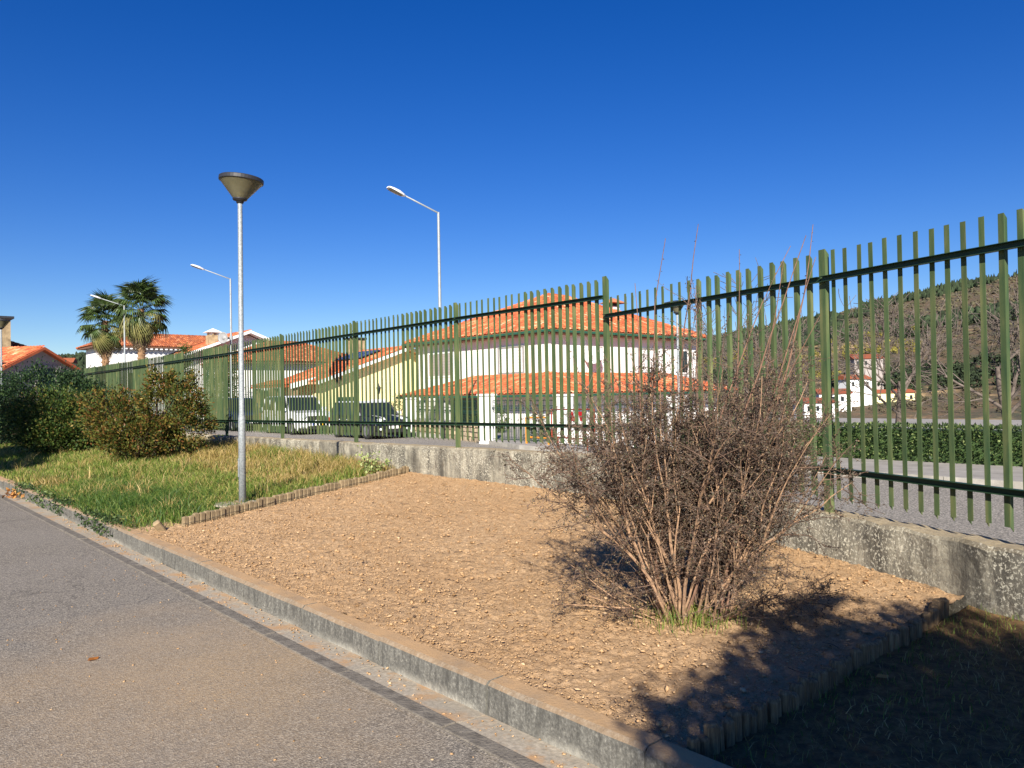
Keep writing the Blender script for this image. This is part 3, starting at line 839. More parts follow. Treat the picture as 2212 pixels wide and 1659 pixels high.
def blade_mesh(name, B, H, W, lean, bend):
    """grass blades: base, mid, tip"""
    B = np.asarray(B, float); n = len(B); H = np.asarray(H)[:, None]; W = np.asarray(W)[:, None]
    a = RNG.uniform(0, 6.28, n); la = np.stack([np.cos(a), np.sin(a), np.zeros(n)], 1)
    b = RNG.uniform(0, 6.28, n); wd = np.stack([np.cos(b), np.sin(b), np.zeros(n)], 1)
    ln = RNG.uniform(0.2, 1, (n, 1)) * lean; bd = RNG.uniform(0.2, 1, (n, 1)) * bend
    up = np.array([0, 0, 1.0])
    m_ = B + up * H * 0.55 + la * H * ln * 0.5
    t_ = B + up * H * (1 - bd * 0.5) + la * H * (ln + bd)
    V = np.stack([B - wd * W / 2, B + wd * W / 2, m_ + wd * W * 0.4, m_ - wd * W * 0.4, t_], 1).reshape(-1, 3)
    i = np.arange(n)[:, None] * 5
    return np_mesh(name, V, i + np.array([[0, 1, 2, 3]]), i + np.array([[3, 2, 4]]))

def crown_points(lobes, n_clump, per, spread):
    """leaf positions in clumps over a set of ellipsoid lobes (cx, cy, cz, rx, ry, rz)"""
    out, dr = [], []
    vol = np.array([l[3] * l[4] for l in lobes]); vol = vol / vol.sum()
    for l, f in zip(lobes, vol):
        k = int(n_clump * f)
        d = unit(RNG.normal(size=(k, 3)))
        rr = RNG.uniform(0.45, 1.05, (k, 1)) ** 0.6
        c = np.array(l[:3]) + d * rr * np.array(l[3:6])
        for ci, di in zip(c, d):
            m_ = int(per * RNG.uniform(0.5, 1.4))
            out.append(ci + RNG.normal(scale=spread * RNG.uniform(0.6, 1.3), size=(m_, 3))); dr.append(np.repeat(di[None], m_, 0))
    return np.concatenate(out), np.concatenate(dr)

def branch_path(p0, p1, n=4, wob=0.08):
    p0, p1 = Vector(p0), Vector(p1); L = (p1 - p0).length
    pts = []
    for i in range(n + 1):
        f = i / n
        w = wob * L * math.sin(math.pi * f) if 0 < f < 1 else 0
        pts.append(p0.lerp(p1, f) + Vector((random.uniform(-w, w), random.uniform(-w, w), random.uniform(-w, w) * 0.5)))
    return pts

def leafy_shrub(name, base, lobes, n_clump, per, spread, leaf, mat_, label, cat='shrub', group=None, stems=8):
    root = empty(name, base); tag(root, label, cat, group)
    b = MB()
    for i in range(stems):
        l = lobes[i % len(lobes)]
        tgt = (l[0] + random.uniform(-.5, .5) * l[3], l[1] + random.uniform(-.5, .5) * l[4], l[2] + random.uniform(-.1, .6) * l[5])
        b.tube(branch_path((base[0] + random.uniform(-.12, .12), base[1] + random.uniform(-.12, .12), base[2] - 0.05), tgt, 5, 0.07), [0.035, 0.03, 0.024, 0.018, 0.012, 0.006], 5)
    b.build('branches', M['bark'], root)
    C, D = crown_points(lobes, n_clump, per, spread)
    keep = C[:, 2] > base[2] + 0.05
    C, D = C[keep], D[keep]
    o = link('foliage', leaf_mesh('foliage', C, RNG.uniform(0.7, 1.3, len(C)) * leaf, 0.48, 0.25, D), mat_, root, True)
    o['kind'] = 'stuff'
    return root

# ================================================================== LOG EDGINGS
def stake_mesh(name, w, h, half):
    b = MB(); n = 8
    ring = [(math.cos(2 * math.pi * k / n + 0.3), math.sin(2 * math.pi * k / n + 0.3)) for k in range(n)]
    if half: ring = [(1, -.55), (1, .55), (.7, .9), (-.7, .9), (-1, .55), (-1, -.55), (-.7, -.9), (.7, -.9)]
    for (z, f) in ((-0.15, 1.0), (h - 0.012, 1.0), (h, 0.72)):
        for (x, y) in ring:
            b.v.append((x * w / 2 * f, (y * w / 2 * f) * (0.75 if half else 1), z + (random.uniform(-.004, .004) if z > 0 else 0)))
    for i in range(2):
        for k in range(n):
            b.face((i * n + k, i * n + (k + 1) % n, (i + 1) * n + (k + 1) % n, (i + 1) * n + k))
    b.face(tuple(2 * n + k for k in range(n)))
    return b.mesh(name)
ed = empty('log_edging', P(1.86, 4.0, 0.12)); tag(ed, 'pale upright log edging between tan soil and the shaded verge', 'edging')
sm = [stake_mesh('stake', w, h, False) for w, h in ((0.058, 0.235), (0.064, 0.242), (0.052, 0.23), (0.066, 0.238))]
for me in sm: me.materials.append(M['stake'])
n = 2.64
while n < 5.52:
    me = sm[RNG.integers(0, 4)]
    w = 0.058
    ss_ = EDGE_R + 0.012 * math.sin(n * 5) + RNG.uniform(-0.006, 0.006) + (0.06 * max(0, n - 5.0))
    o = link('stake', me, None, ed)
    o.location = Vector(P(ss_, n, bed_z(ss_, n) - 0.195 + RNG.uniform(-0.012, 0.012))) - ed.location
    o.rotation_euler = (RNG.uniform(-.05, .05), RNG.uniform(-.05, .05), RNG.uniform(0, 6.28))
    o.scale = (RNG.uniform(.85, 1.1), RNG.uniform(.85, 1.1), RNG.uniform(.94, 1.08))
    n += w * RNG.uniform(0.94, 1.06)
ed2 = empty('log_edging', P(9.6, 4.2, 0.15)); tag(ed2, 'brown half log edging wired together at the foot of the lamp post', 'edging')
sm2 = [stake_mesh('stake', w, h, True) for w, h in ((0.072, 0.20), (0.074, 0.205), (0.070, 0.195))]
for me in sm2: me.materials.append(M['stake_grey'])
n = 3.05
ang = math.atan(0.36)
while n < 7.05:
    s_ = edge_l(n) + RNG.uniform(-.008, .008) + 0.03 * math.sin(n * 1.7)
    o = link('stake', sm2[RNG.integers(0, 3)], None, ed2)
    o.location = Vector(P(s_, n, bed_z(s_, n) - 0.088 + RNG.uniform(-.012, .012))) - ed2.location
    o.rotation_euler = (RNG.uniform(-.04, .04), RNG.uniform(-.04, .04), STREET_ROT + math.pi / 2 + math.atan(.36) + RNG.uniform(-.06, .06))
    n += 0.074 / math.hypot(1, 0.36) * 1.0
b = MB(); pts_ = []
for n in np.arange(3.0, 7.0, 0.12):
    pts_.append(P(edge_l(n) - 0.04 + 0.03 * math.sin(n * 1.7), n, bed_z(edge_l(n), n) + 0.035 + 0.006 * math.sin(n * 9)))
b.tube(pts_, 0.0025, 4); b.build('wire', M['dark_metal'], ed2)
# one stake that has come loose
o = link('loose_stake', sm2[0], None, None); o.location = P(9.0, 2.82, 0.12); o.rotation_euler = (0.5, -0.5, 0.3); o.scale = (1.1, 1.3, 0.9)
tag(o, 'short brown stake tilting loose in the soil near the kerb', 'stake')
# ================================================================== GARDEN LAMPS
def garden_lamp(loc, h, label, tilt=(0, 0), rim=0.28, style=0):
    root = empty('garden_lamp', loc); tag(root, label, 'lamp', None)
    hz = h
    pole = MB(); pole.lathe([(0.046, -0.05), (0.046, 1.10), (0.044, 1.13), (0.034, 1.20), (0.030, hz - 0.44), (0.030, hz - 0.38)], 16)
    o = pole.build('pole', M['galv'], root, world=False, smooth=True)
    d = MB(); d.box(-0.022, 0.022, -0.052, -0.044, 0.36, 0.60)
    dd = d.build('access_door', M['galv'], o, world=False, bevel=0.003); dd.rotation_euler = (0, 0, R(-62))
    if style == 0:
        prof_c = [(0.088, 0.0), (rim - 0.008, 0.225)]; prof_k = [(rim, 0.224), (rim + 0.004, 0.230), (rim + 0.004, 0.272), (rim - 0.006, 0.280), (0.10, 0.288), (0.045, 0.303), (0.045, 0.318), (0.002, 0.320)]
    else:
        prof_c = [(0.07, 0.0), (rim * 0.55, 0.22)]; prof_k = [(rim * 0.55, 0.21), (rim, 0.235), (rim, 0.25), (rim * 0.4, 0.30), (0.002, 0.32)]
    hb = hz - 0.33
    c = MB(); c.lathe([(r_, z + hb) for r_, z in prof_c] + [(prof_c[-1][0] - 0.006, prof_c[-1][1] + hb), (prof_c[0][0] - 0.006, hb + 0.004)], 72, cap=False)
    oc = c.build('shade', M['acrylic'], root, world=False, smooth=False)
    k = MB(); k.lathe([(r_, z + hb) for r_, z in prof_k], 40); ok_ = k.build('cap', M['dark_metal'], root, world=False, smooth=False)
    cl = MB(); cl.lathe([(0.034, hb - 0.06), (0.045, hb - 0.055), (0.05, hb - 0.03), (0.088, hb - 0.016), (0.096, hb), (0.09, hb + 0.012)], 24)
    cl.build('collar', M['dark_metal'], root, world=False, smooth=True)
    l = MB(); l.lathe([(0.045, hb + 0.012), (0.05, hb + 0.06), (0.03, hb + 0.10), (0.004, hb + 0.11)], 14); l.build('bulb', M['cream'], root, world=False, smooth=True)
    root.rotation_euler = (tilt[0], tilt[1], 0)
    return root
lamp = garden_lamp(P(9.94, 4.10, bed_z(9.9, 4.1)), 4.36, 'grey steel garden lamp with inverted cone shade behind the log edging', (0, R(0.3)))
for ch in lamp.children:
    if ch.name.split('.')[0] in ('shade', 'cap', 'bulb'):
        piv = Vector((0, 0, 4.03)); rot = Matrix.Rotation(R(4.5), 4, 'Y')
        ch.matrix_local = Matrix.Translation(piv) @ rot @ Matrix.Translation(-piv)
garden_lamp(P(31.35, 4.55, 0.2), 4.32, 'grey garden lamp with cone shade rising beside the dark green shrub', rim=0.27)
garden_lamp(P(12.0, 16.55, 0.02), 3.95, 'grey lamp with wide flat cap on the far pavement beside the bare bush', rim=0.37, style=1)
MB().lathe([(0.30, 0.0), (0.29, 0.02), (0.04, 0.022)], 10, P(9.9, 4.02, bed_z(9.9, 4.05) + 0.012)).build('lamp_footing', M['gutter'], lamp)

# ================================================================== STREET LAMPS
def street_lamp(loc, h, label, arm_h=0.75):
    root = empty('street_lamp', loc, 0); tag(root, label, 'street lamp', 'street lamps along the far pavement')
    MB().lathe([(0.085, 0), (0.085, 0.6), (0.075, 0.62), (0.05, h), (0.045, h + 0.02)], 12).build('pole', M['galv'], root, world=False, smooth=True)
    dx = Vector((-UY, UX, 0))      # towards the roadway
    tip = Vector((0, 0, h)) + dx * 1.55 + Vector((0, 0, 0.42))
    MB().tube([(0, 0, h - 0.06), (dx * 0.04 + Vector((0, 0, h))), tip], [0.034, 0.034, 0.03], 8).build('arm', M['galv'], root, world=False, smooth=True)
    MB().lathe([(0.058, h - 0.95), (0.058, h - 0.88)], 10).build('band', M['galv'], root, world=False)
    dirv = (dx * 1.55 + Vector((0, 0, 0.42))).normalized(); side = dirv.cross(Vector((0, 0, 1))).normalized(); upv = side.cross(dirv)
    hd = MB(); lens = MB()
    secs = [(0.0, 0.045, 0.03, 0.03), (0.10, 0.10, 0.05, 0.045), (0.30, 0.15, 0.05, 0.075), (0.55, 0.155, 0.045, 0.07), (0.72, 0.13, 0.03, 0.05), (0.78, 0.09, 0.015, 0.03)]
    for (l, w, dn_, up_) in secs:
        c0 = tip + dirv * l
        for (a, b_) in ((-w, -dn_), (w, -dn_), (w, up_ * .4), (w * .55, up_), (-w * .55, up_), (-w, up_ * .4)):
            q = c0 + side * a + upv * b_; hd.v.append(tuple(q))
    for i in range(len(secs) - 1):
        for k in range(6):
            hd.face((i * 6 + k, i * 6 + (k + 1) % 6, (i + 1) * 6 + (k + 1) % 6, (i + 1) * 6 + k))
    hd.face((5, 4, 3, 2, 1, 0)); hd.face(tuple(30 + k for k in range(6)))
    oh = hd.build('lamp_head', M['lamp_white'], root, world=False)
    q = [tip + dirv * l + side * w + upv * (-0.054) for (l, w) in ((0.12, -0.09), (0.12, 0.09), (0.70, 0.12), (0.70, -0.12))]
    q2 = [p + upv * 0.008 for p in q]
    lens.hexa([tuple(p) for p in q] + [tuple(p) for p in q2]); lens.build('lens', M['lamp_glass'], oh, world=False)
    return root
street_lamp(P(24.19, 17.95, 0.02), 8.72, 'tall grey street lamp with white head beside the white house')
street_lamp(P(45.6, 18.25, 0.02), 8.8, 'grey street lamp with white head carrying the horn loudspeaker')
street_lamp(P(62.9, 17.0, 0.02), 8.8, 'grey street lamp with white head standing before the palms')
# horn loudspeaker clamped on the second street lamp
hp = Vector(P(45.6, 18.25, 5.25)) + Vector((-0.30, -0.35, 0))
hs = empty('horn_loudspeaker', hp); tag(hs, 'round grey horn loudspeaker clamped to a street lamp pole', 'loudspeaker')
hb_ = MB(); hb_.lathe([(0.10, -0.30), (0.12, -0.10), (0.20, 0.02), (0.33, 0.10), (0.345, 0.115), (0.30, 0.10), (0.12, 0.0), (0.10, 0.06), (0.02, 0.07)], 20)
o = hb_.build('horn', M['speaker_grey'], hs, world=False, smooth=True); o.rotation_euler = (R(90), 0, R(-16))
MB().box(-0.04, 0.04, 0.28, 0.55, -0.05, 0.05).build('bracket', M['galv'], hs, world=False).rotation_euler = (0, 0, R(-40))
MB().lathe([(0.10, -0.14), (0.10, 0.14)], 12, (0.30, 0.35, 0)).build('clamp', M['galv'], hs, world=False)

# ================================================================== THE BIG BARE BUSH
bb = Vector(P(2.90, 4.11, 0)); bb.z = bed_z(2.9, 4.11)
bush = empty('bare_shrub', bb); tag(bush, 'large twiggy shrub with tiny dark leaves growing in the tan soil', 'shrub')
stem, twig, shoot = MB(), MB(), MB()
LC, LD = [], []
def grow(start, d0, L, r0, mb, nseg, wob, sides, up=0.0, r1=0.0012):
    pts, rad = [Vector(start)], [r0]; d = Vector(d0).normalized()
    for i in range(nseg):
        d = (d + Vector((random.gauss(0, wob), random.gauss(0, wob), random.gauss(0, wob) + up))).normalized()
        pts.append(pts[-1] + d * (L / nseg)); f = (i + 1) / nseg
        rad.append(r0 * (1 - f) + r1 * f)
    mb.tube(pts, rad, sides, cap=False)
    return pts
def leaves_on(pts, dens, spread=0.010):
    for a, b_ in zip(pts[:-1], pts[1:]):
        L = (b_ - a).length
        k = np.random.poisson(dens * L)
        for _ in range(k):
            f = random.random(); p = a.lerp(b_, f)
            LC.append((p.x + random.gauss(0, spread), p.y + random.gauss(0, spread), p.z + random.gauss(0, spread)))
np.random.seed(3)
NST = 70
def clothe(pts, n_tw, kmin, kmax, dens):
    ns = len(pts) - 1
    for j in range(n_tw):
        k = random.uniform(kmin, kmax)
        idx = min(int(k * ns), ns - 1); p = pts[idx].lerp(pts[idx + 1], k * ns - idx)
        ax = (pts[idx + 1] - pts[idx]).normalized()
        d2 = (ax * 0.6 + Vector((random.gauss(0, 1), random.gauss(0, 1), random.gauss(0, 0.6))).normalized()).normalized()
        q = grow(p, d2, random.uniform(0.10, 0.40) * (1.1 - 0.4 * k), 0.003, twig, 5, 0.20, 4, 0.03, 0.001)
        if random.random() < 0.8: leaves_on(q[1:], 55 * dens, 0.008)
        for m_ in range(random.randint(3, 6)):
            kk = random.uniform(0.2, 1.0); id2 = min(int(kk * 5), 4); p2 = q[id2].lerp(q[id2 + 1], kk * 5 - id2)
            d3 = (d2 * 0.5 + Vector((random.gauss(0, 1), random.gauss(0, 1), random.gauss(0, 0.8))).normalized()).normalized()
            q2 = grow(p2, d3, random.uniform(0.04, 0.15), 0.0018, twig, 3, 0.22, 3, 0.02, 0.0008)
            if random.random() < 0.85: leaves_on(q2, 125 * dens, 0.007)
for i in range(NST):
    a = random.uniform(0, 2 * math.pi); rb = 0.24 * math.sqrt(random.random())
    p0 = bb + Vector((rb * math.cos(a), rb * math.sin(a) * 0.8, -0.03))
    f = math.sqrt(random.random())
    a2 = a + random.gauss(0, 0.5); lean = f * 0.60
    if i < 11:       # long upright shoots
        d = Vector((0.14 + random.uniform(-0.26, 0.28), random.uniform(-0.15, 0.15), 1)).normalized()
        pts = grow(p0, d, random.uniform(2.1, 2.7), random.uniform(0.008, 0.012), shoot, 12, 0.05, 6, 0.012, 0.002)
        clothe(pts, 15, 0.12, 0.68, 1.0); leaves_on(pts[8:], 10, 0.006); continue
    if i < 21:      # a few low branches
        d = Vector((math.cos(a2), math.sin(a2) * 0.7, random.uniform(0.3, 0.55))).normalized()
        pts = grow(p0, d, random.uniform(0.5, 0.85), 0.006, stem, 7, 0.10, 5, 0.03, 0.0018)
        clothe(pts, 10, 0.3, 1.0, 0.8); continue
    d = Vector((math.cos(a2) * lean * 1.0 + 0.05, math.sin(a2) * lean * 0.75, 1.0)).normalized()
    L1 = random.uniform(0.45, 0.85); r0 = random.uniform(0.0065, 0.012)
    pts = grow(p0, d, L1, r0, stem, 7, 0.075, 6, 0.012, r0 * 0.72)
    clothe(pts, 5, 0.3, 1.0, 0.45)
    dd = (pts[-1] - pts[-2]).normalized()
    for fk in range(random.randint(2, 3)):
        d2 = (dd + Vector((random.gauss(0, .28), random.gauss(0, .22), random.uniform(-.05, .2)))).normalized()
        st_ = pts[-1] if fk < 2 else pts[-3]
        q = grow(st_, d2, random.uniform(0.5, 0.95), r0 * 0.66, stem, 8, 0.085, 5, 0.015, 0.0018)
        clothe(q, random.randint(9, 14), 0.08, 1.0, 1.0); leaves_on(q[4:], 18, 0.008)
# long dark arching shoots towards the left and above
for i in range(13):
    d = Vector((random.uniform(-0.5, 0.55), random.uniform(-.3, .3), random.uniform(0.7, 1.2)))
    p0 = bb + Vector((random.uniform(-.15, .15), random.uniform(-.1, .1), 0.1))
    pts = grow(p0, d, random.uniform(1.5, 2.1), 0.005, twig, 9, 0.06, 4, 0.01, 0.0012)
    leaves_on(pts[5:], 60, 0.007)
    for j in range(9):
        k = random.randint(3, 8)
        q = grow(pts[k], (pts[k] - pts[k - 1]).normalized() + Vector((random.gauss(0, .7), random.gauss(0, .7), random.gauss(0, .4))), random.uniform(.12, .35), 0.0025, twig, 4, 0.15, 3, 0.03, 0.0008)
        leaves_on(q, 45, 0.007)
stem.build('stems', M['bush_stem'], bush); twig.build('twigs', M['bush_twig'], bush); shoot.build('shoots', M['bush_shoot'], bush)
o = link('leaves', leaf_mesh('leaves', LC, RNG.uniform(0.008, 0.016, len(LC)), 0.65, 0.1), M['bush_leaf'], bush, True); o['kind'] = 'stuff'
print('bush leaves', len(LC))
# grass tuft at its foot
k = 380
a = RNG.uniform(0, 6.28, k); rr = 0.32 * np.sqrt(RNG.random(k)) * RNG.uniform(.5, 1.2, k)
B = np.stack([bb.x - 0.05 + rr * np.cos(a) * 1.15, bb.y - 0.08 + rr * np.sin(a), np.full(k, bb.z)], 1)
tf = link('grass_tuft', blade_mesh('grass_tuft', B, RNG.uniform(0.05, 0.16, k), RNG.uniform(.003, .006, k), 0.5, 0.5), M['grass'])
tag(tf, kind='stuff')

# ================================================================== LAWN GRASS
def scatter_lawn(count, s0, s1, n0, n1, dens=None):
    out = []
    while len(out) < count:
        s = RNG.uniform(s0, s1); n = RNG.uniform(n0, n1)
        if s < edge_l(n) + 0.05 or n > fence_n(s) - 0.10: continue
        if dens is not None and RNG.random() > dens(s, n): continue
        out.append((s, n))
    return out
def lawn_xyz(sn): return np.array([P(s, n, bed_z(s, n) - 0.02) for s, n in sn])
def near(s): return min(1.0, (11.0 / max(s, 9)) ** 1.6)
bare = lambda s, n: (0.10 if (s - edge_l(n)) < 0.55 + 0.4 * mnoise.noise(Vector((n * 2.2, s, 0))) else 0.35 + 0.9 * max(0, 0.45 + mnoise.noise(Vector((s * 2.6, n * 2.6, 9))))) * near(s)
sn_ = scatter_lawn(70000, 9, 30, 2.62, 7.15, bare)
B = lawn_xyz(sn_)
H = np.array([(0.095 + 0.06 * mnoise.noise(Vector((s * .8, n * .8, 0))) + 0.06 * mnoise.noise(Vector((s * 2.6, n * 2.6, 9))) + 0.07 * max(0, (n - 5.6)) / 1.5) for s, n in sn_]) * RNG.uniform(.45, 1.7, len(sn_))
half = np.array([mnoise.noise(Vector((s * .9, n * .9, 3))) + (0.25 if n > 5.2 else -0.3) + RNG.normal(0, .3) for s, n in sn_]) > 0.08
W_ = RNG.uniform(0.004, 0.008, len(sn_)) * (1 + 0.04 * np.array([s for s, n in sn_]))
for nm, mk, mt in (('meadow_grass', ~half, M['grass']), ('dry_grass', half, M['grass_dry'])):
    tag(link(nm, blade_mesh(nm, B[mk], H[mk], W_[mk], 0.45, 0.5), mt), kind='stuff')
wd = []
for _ in range(90):
    n = RNG.uniform(2.9, 7.0) if RNG.random() < .5 else RNG.uniform(6.4, 7.05); s = RNG.uniform(edge_l(n) + .5, 22)
    for _k in range(RNG.integers(10, 26)):
        wd.append((s + RNG.normal(0, .07), min(n + RNG.normal(0, .05), fence_n(s) - .1)))
B2 = lawn_xyz(wd)
tag(link('tall_weeds', blade_mesh('tall_weeds', B2, RNG.uniform(.16, .38, len(wd)), RNG.uniform(.005, .010, len(wd)), .45, .5), M['grass_dry']), kind='stuff')
# lush patch by the kerb and the fringe hanging over it
lush = lambda s, n: math.exp(-(((s - 11.6) / 2.6) ** 2 + ((n - 3.2) / 0.75) ** 2)) * (0.55 + 0.6 * mnoise.noise(Vector((s * 1.5, n * 2, 4))))
sn_ = scatter_lawn(7500, 9.3, 19, 2.50, 5.4, lush)
B = lawn_xyz(sn_); H = np.array([0.13 + 0.16 * lush(s, n) for s, n in sn_]) * RNG.uniform(.5, 1.3, len(sn_))
tag(link('lush_grass', blade_mesh('lush_grass', B, H, RNG.uniform(.005, .010, len(H)), .5, .6), M['grass_green']), kind='stuff')
C = []
for (s0, w) in ((10.1, .28), (10.75, .3), (12.4, .25), (13.6, .35), (15.2, .4)):
    for _ in range(420):
        s = RNG.normal(s0, w); n = RNG.normal(2.53, 0.09)
        C.append(P(s, max(n, N_K - .05), RNG.uniform(.16, .22) if n > N_K else RNG.uniform(.03, .18)))
o = link('kerb_ivy', leaf_mesh('kerb_ivy', C, RNG.uniform(.02, .045, len(C)), .8, .1), M['hedge_leaf']); tag(o, kind='stuff')
# dry verge litter at right
sn_ = []
while len(sn_) < 9000:
    s = RNG.uniform(-2.2, EDGE_R - .04); n = RNG.uniform(2.62, 6.3)
    if n > fence_n(s) - .1: continue
    sn_.append((s, n))
B = np.array([P(s, n, bed_z(s, n) - .045) for s, n in sn_])
g = np.array([mnoise.noise(Vector((s * 1.4, n * 1.4, 5))) + .25 * RNG.normal() for s, n in sn_]) > 0.12
hh = RNG.uniform(.015, .06, len(B)); ww = RNG.uniform(.002, .0045, len(B))
tag(link('verge_straw', blade_mesh('verge_straw', B[~g], hh[~g], ww[~g], 1.2, 1.0), M['grass_dry']), kind='stuff')
tag(link('verge_grass', blade_mesh('verge_grass', B[g], hh[g] * 1.2, ww[g], .6, .6), M['grass']), kind='stuff')
# fallen leaves
def leaf_single(loc, size, label, rz, tilt=(.2, .1)):
    b = MB()
    b.add([(0, 0, 0), (.3, .28, .10), (.75, .22, .08), (1, 0, .16), (.75, -.22, .06), (.3, -.28, .12), (.5, 0, .0)], [(0, 6, 1), (1, 6, 2), (2, 6, 3), (3, 6, 4), (4, 6, 5), (5, 6, 0)])
    o = b.build('dry_leaf', M['dry_leaf']); o.location = loc; o.scale = (size,) * 3; o.rotation_euler = (tilt[0], tilt[1], rz)
    tag(o, label, 'leaf', 'fallen leaves'); return o
for (s, n, lb) in ((2.5, 5.66, 'curled brown dry leaf on the soil at the foot of the wall'), (1.72, 4.0, 'curled dry leaf on the verge beside the pale logs'), (5.3, 1.2, 'curled brown dry leaf lying on the asphalt path')):
    z = 0.006 if n < 2 else bed_z(s, n) + (.012 if s > EDGE_R else -.03)
    leaf_single(P(s, n, z), RNG.uniform(.06, .085), lb, RNG.uniform(0, 6.28))
C = np.array([P(RNG.normal(15.4, .22), RNG.normal(2.39, .05), RNG.uniform(0.01, .09)) for _ in range(60)])
o = link('leaf_pile', leaf_mesh('leaf_pile', C, RNG.uniform(.05, .10, 60), .6, .2), M['dry_leaf'])
tag(o, 'small heap of orange dry leaves caught in the gutter', 'leaf pile', kind='stuff')

# ================================================================== SHRUBS ON THE LAWN
def E_(s, n, z, rs_, rn_, rz_): x, y, _ = P(s, n); return (x, y, z, rs_, rn_, rz_)
leafy_shrub('evergreen_shrub', P(17.4, 5.0, 0.35),
            [E_(17.0, 5.55, 1.45, .70, .65, .72), E_(17.9, 4.75, 1.20, .72, .70, .60), E_(17.3, 5.0, 0.85, .85, .85, .42), E_(16.95, 5.85, 1.05, .5, .5, .5), E_(18.3, 4.45, 1.35, .45, .4, .45), E_(16.9, 5.3, 2.0, .32, .3, .28)],
            400, 70, 0.075, 0.062, M['shrub_leaf'], 'round evergreen shrub with bronze and olive leaves beside the fence')
leafy_shrub('evergreen_shrub', P(22.9, 4.5, 0.3),
            [E_(22.9, 4.5, 1.25, .95, .95, .72), E_(22.5, 5.1, 1.0, .7, .7, .6), E_(23.4, 3.95, 1.1, .65, .6, .6), E_(22.8, 4.6, .7, .9, .9, .4)],
            480, 52, 0.10, 0.072, M['shrub_leaf2'], 'dull olive evergreen shrub growing between the bronze and the dark shrubs')
leafy_shrub('evergreen_shrub', P(28.6, 5.0, 0.3),
            [E_(28.6, 5.2, 1.75, 1.5, 1.3, 1.0), E_(29.8, 3.9, 1.6, 1.3, 1.2, 1.0), E_(27.6, 6.0, 1.4, 1.0, .9, .9), E_(30.8, 2.9, 1.5, 1.2, 1.1, .9), E_(28.8, 5.0, .8, 1.6, 1.5, .5), E_(28.0, 6.2, 1.9, .6, .6, .5)],
            820, 52, 0.13, 0.085, M['shrub_leaf3'], 'broad dark green shrub below the grey gabled house')
# young oak plant in the corner by the wall
ob = P(10.75, 6.55, bed_z(10.7, 6.5))
oak = empty('young_oak', ob); tag(oak, 'small pale green oak sapling against the concrete wall', 'sapling')
b = MB(); C = []
for i in range(15):
    a = random.uniform(0, 6.28)
    e = Vector(ob) + Vector((math.cos(a) * random.uniform(.05, .32), math.sin(a) * random.uniform(.05, .25), random.uniform(.12, .42)))
    p = branch_path(ob, e, 3, .08); b.tube(p, [.005, .004, .003, .0015], 4)
    for q in p[1:]:
        for _ in range(7): C.append((q.x + random.gauss(0, .035), q.y + random.gauss(0, .035), q.z + random.gauss(0, .03)))
b.build('stems', M['bark'], oak)
o = link('foliage', leaf_mesh('foliage', C, RNG.uniform(.035, .065, len(C)), .62, .3), M['oak_leaf'], oak, True); o['kind'] = 'stuff'

# trees outside the picture whose shade falls into it
def shade_tree(loc, h, lobes, label, leaf=0.09, clumps=260, per=40, spread=.16):
    root = empty('evergreen_tree', loc); tag(root, label, 'tree')
    b = MB(); b.tube(branch_path(loc, (loc[0], loc[1], h), 5, .02), [.13, .11, .10, .08, .06, .04], 8)
    for l in lobes:
        b.tube(branch_path((loc[0], loc[1], l[2] - l[5] - .3), l[:3], 3, .05), [.05, .04, .03, .015], 5)
    b.build('trunk', M['bark'], root)
    C, D = crown_points(lobes, clumps, per, spread)
    o = link('crown', leaf_mesh('crown', C, RNG.uniform(.7, 1.3, len(C)) * leaf, .5, .2, D), M['shrub_leaf3'], root, True); o['kind'] = 'stuff'
def _lobe(x, y, rx, ry, z=3.3):      # a clump of crown whose shade lands on (x, y)
    k = (z - .15) / math.tan(R(SUN_EL)); return (x - math.sin(R(SUN_AZ)) * k, y - math.cos(R(SUN_AZ)) * k, z, rx, ry, .28)
shade_tree((1.3, -3.4, 0), 3.4, [_lobe(1.45, 2.9, .75, .75), _lobe(2.25, 3.7, .75, .6), _lobe(1.72, 4.45, .34, .30), _lobe(2.6, 2.9, 1.0, .9, 3.5), _lobe(3.2, 3.5, .8, .6, 3.4), _lobe(1.2, 3.45, .35, .22), _lobe(2.25, 4.55, .28, .22), _lobe(.72, 3.3, .16, .16), _lobe(1.9, 2.2, 1.0, .8, 3.6), _lobe(3.4, 2.4, 1.2, .9, 3.5), _lobe(2.9, 4.25, .3, .25), _lobe(1.15, 2.95, .5, .4), _lobe(1.55, 3.85, .45, .3), _lobe(1.35, 4.15, .22, .16), _lobe(2.05, 4.85, .2, .14), _lobe(2.6, 4.5, .3, .2)],
           'leafy evergreen tree behind the viewer shading the verge', .085, 760, 52, .085)
shade_tree((-14.4, 12.4, 0), 3.6, [_lobe(-11.3, 17.0, .8, .8, 3.4), _lobe(-12.3, 18.6, 1.2, 1.2, 3.5), _lobe(-13.6, 20.2, 1.4, 1.4, 3.6), _lobe(-12.9, 21.6, 1.2, 1.2, 3.5), _lobe(-15.2, 22.0, 1.6, 1.5, 3.6), _lobe(-12.0, 16.3, .9, .9, 3.3), _lobe(-14.5, 18.2, 1.3, 1.3, 3.5)],
           'leafy evergreen tree beside the lawn shading its far end', .13, 700, 52, .14)

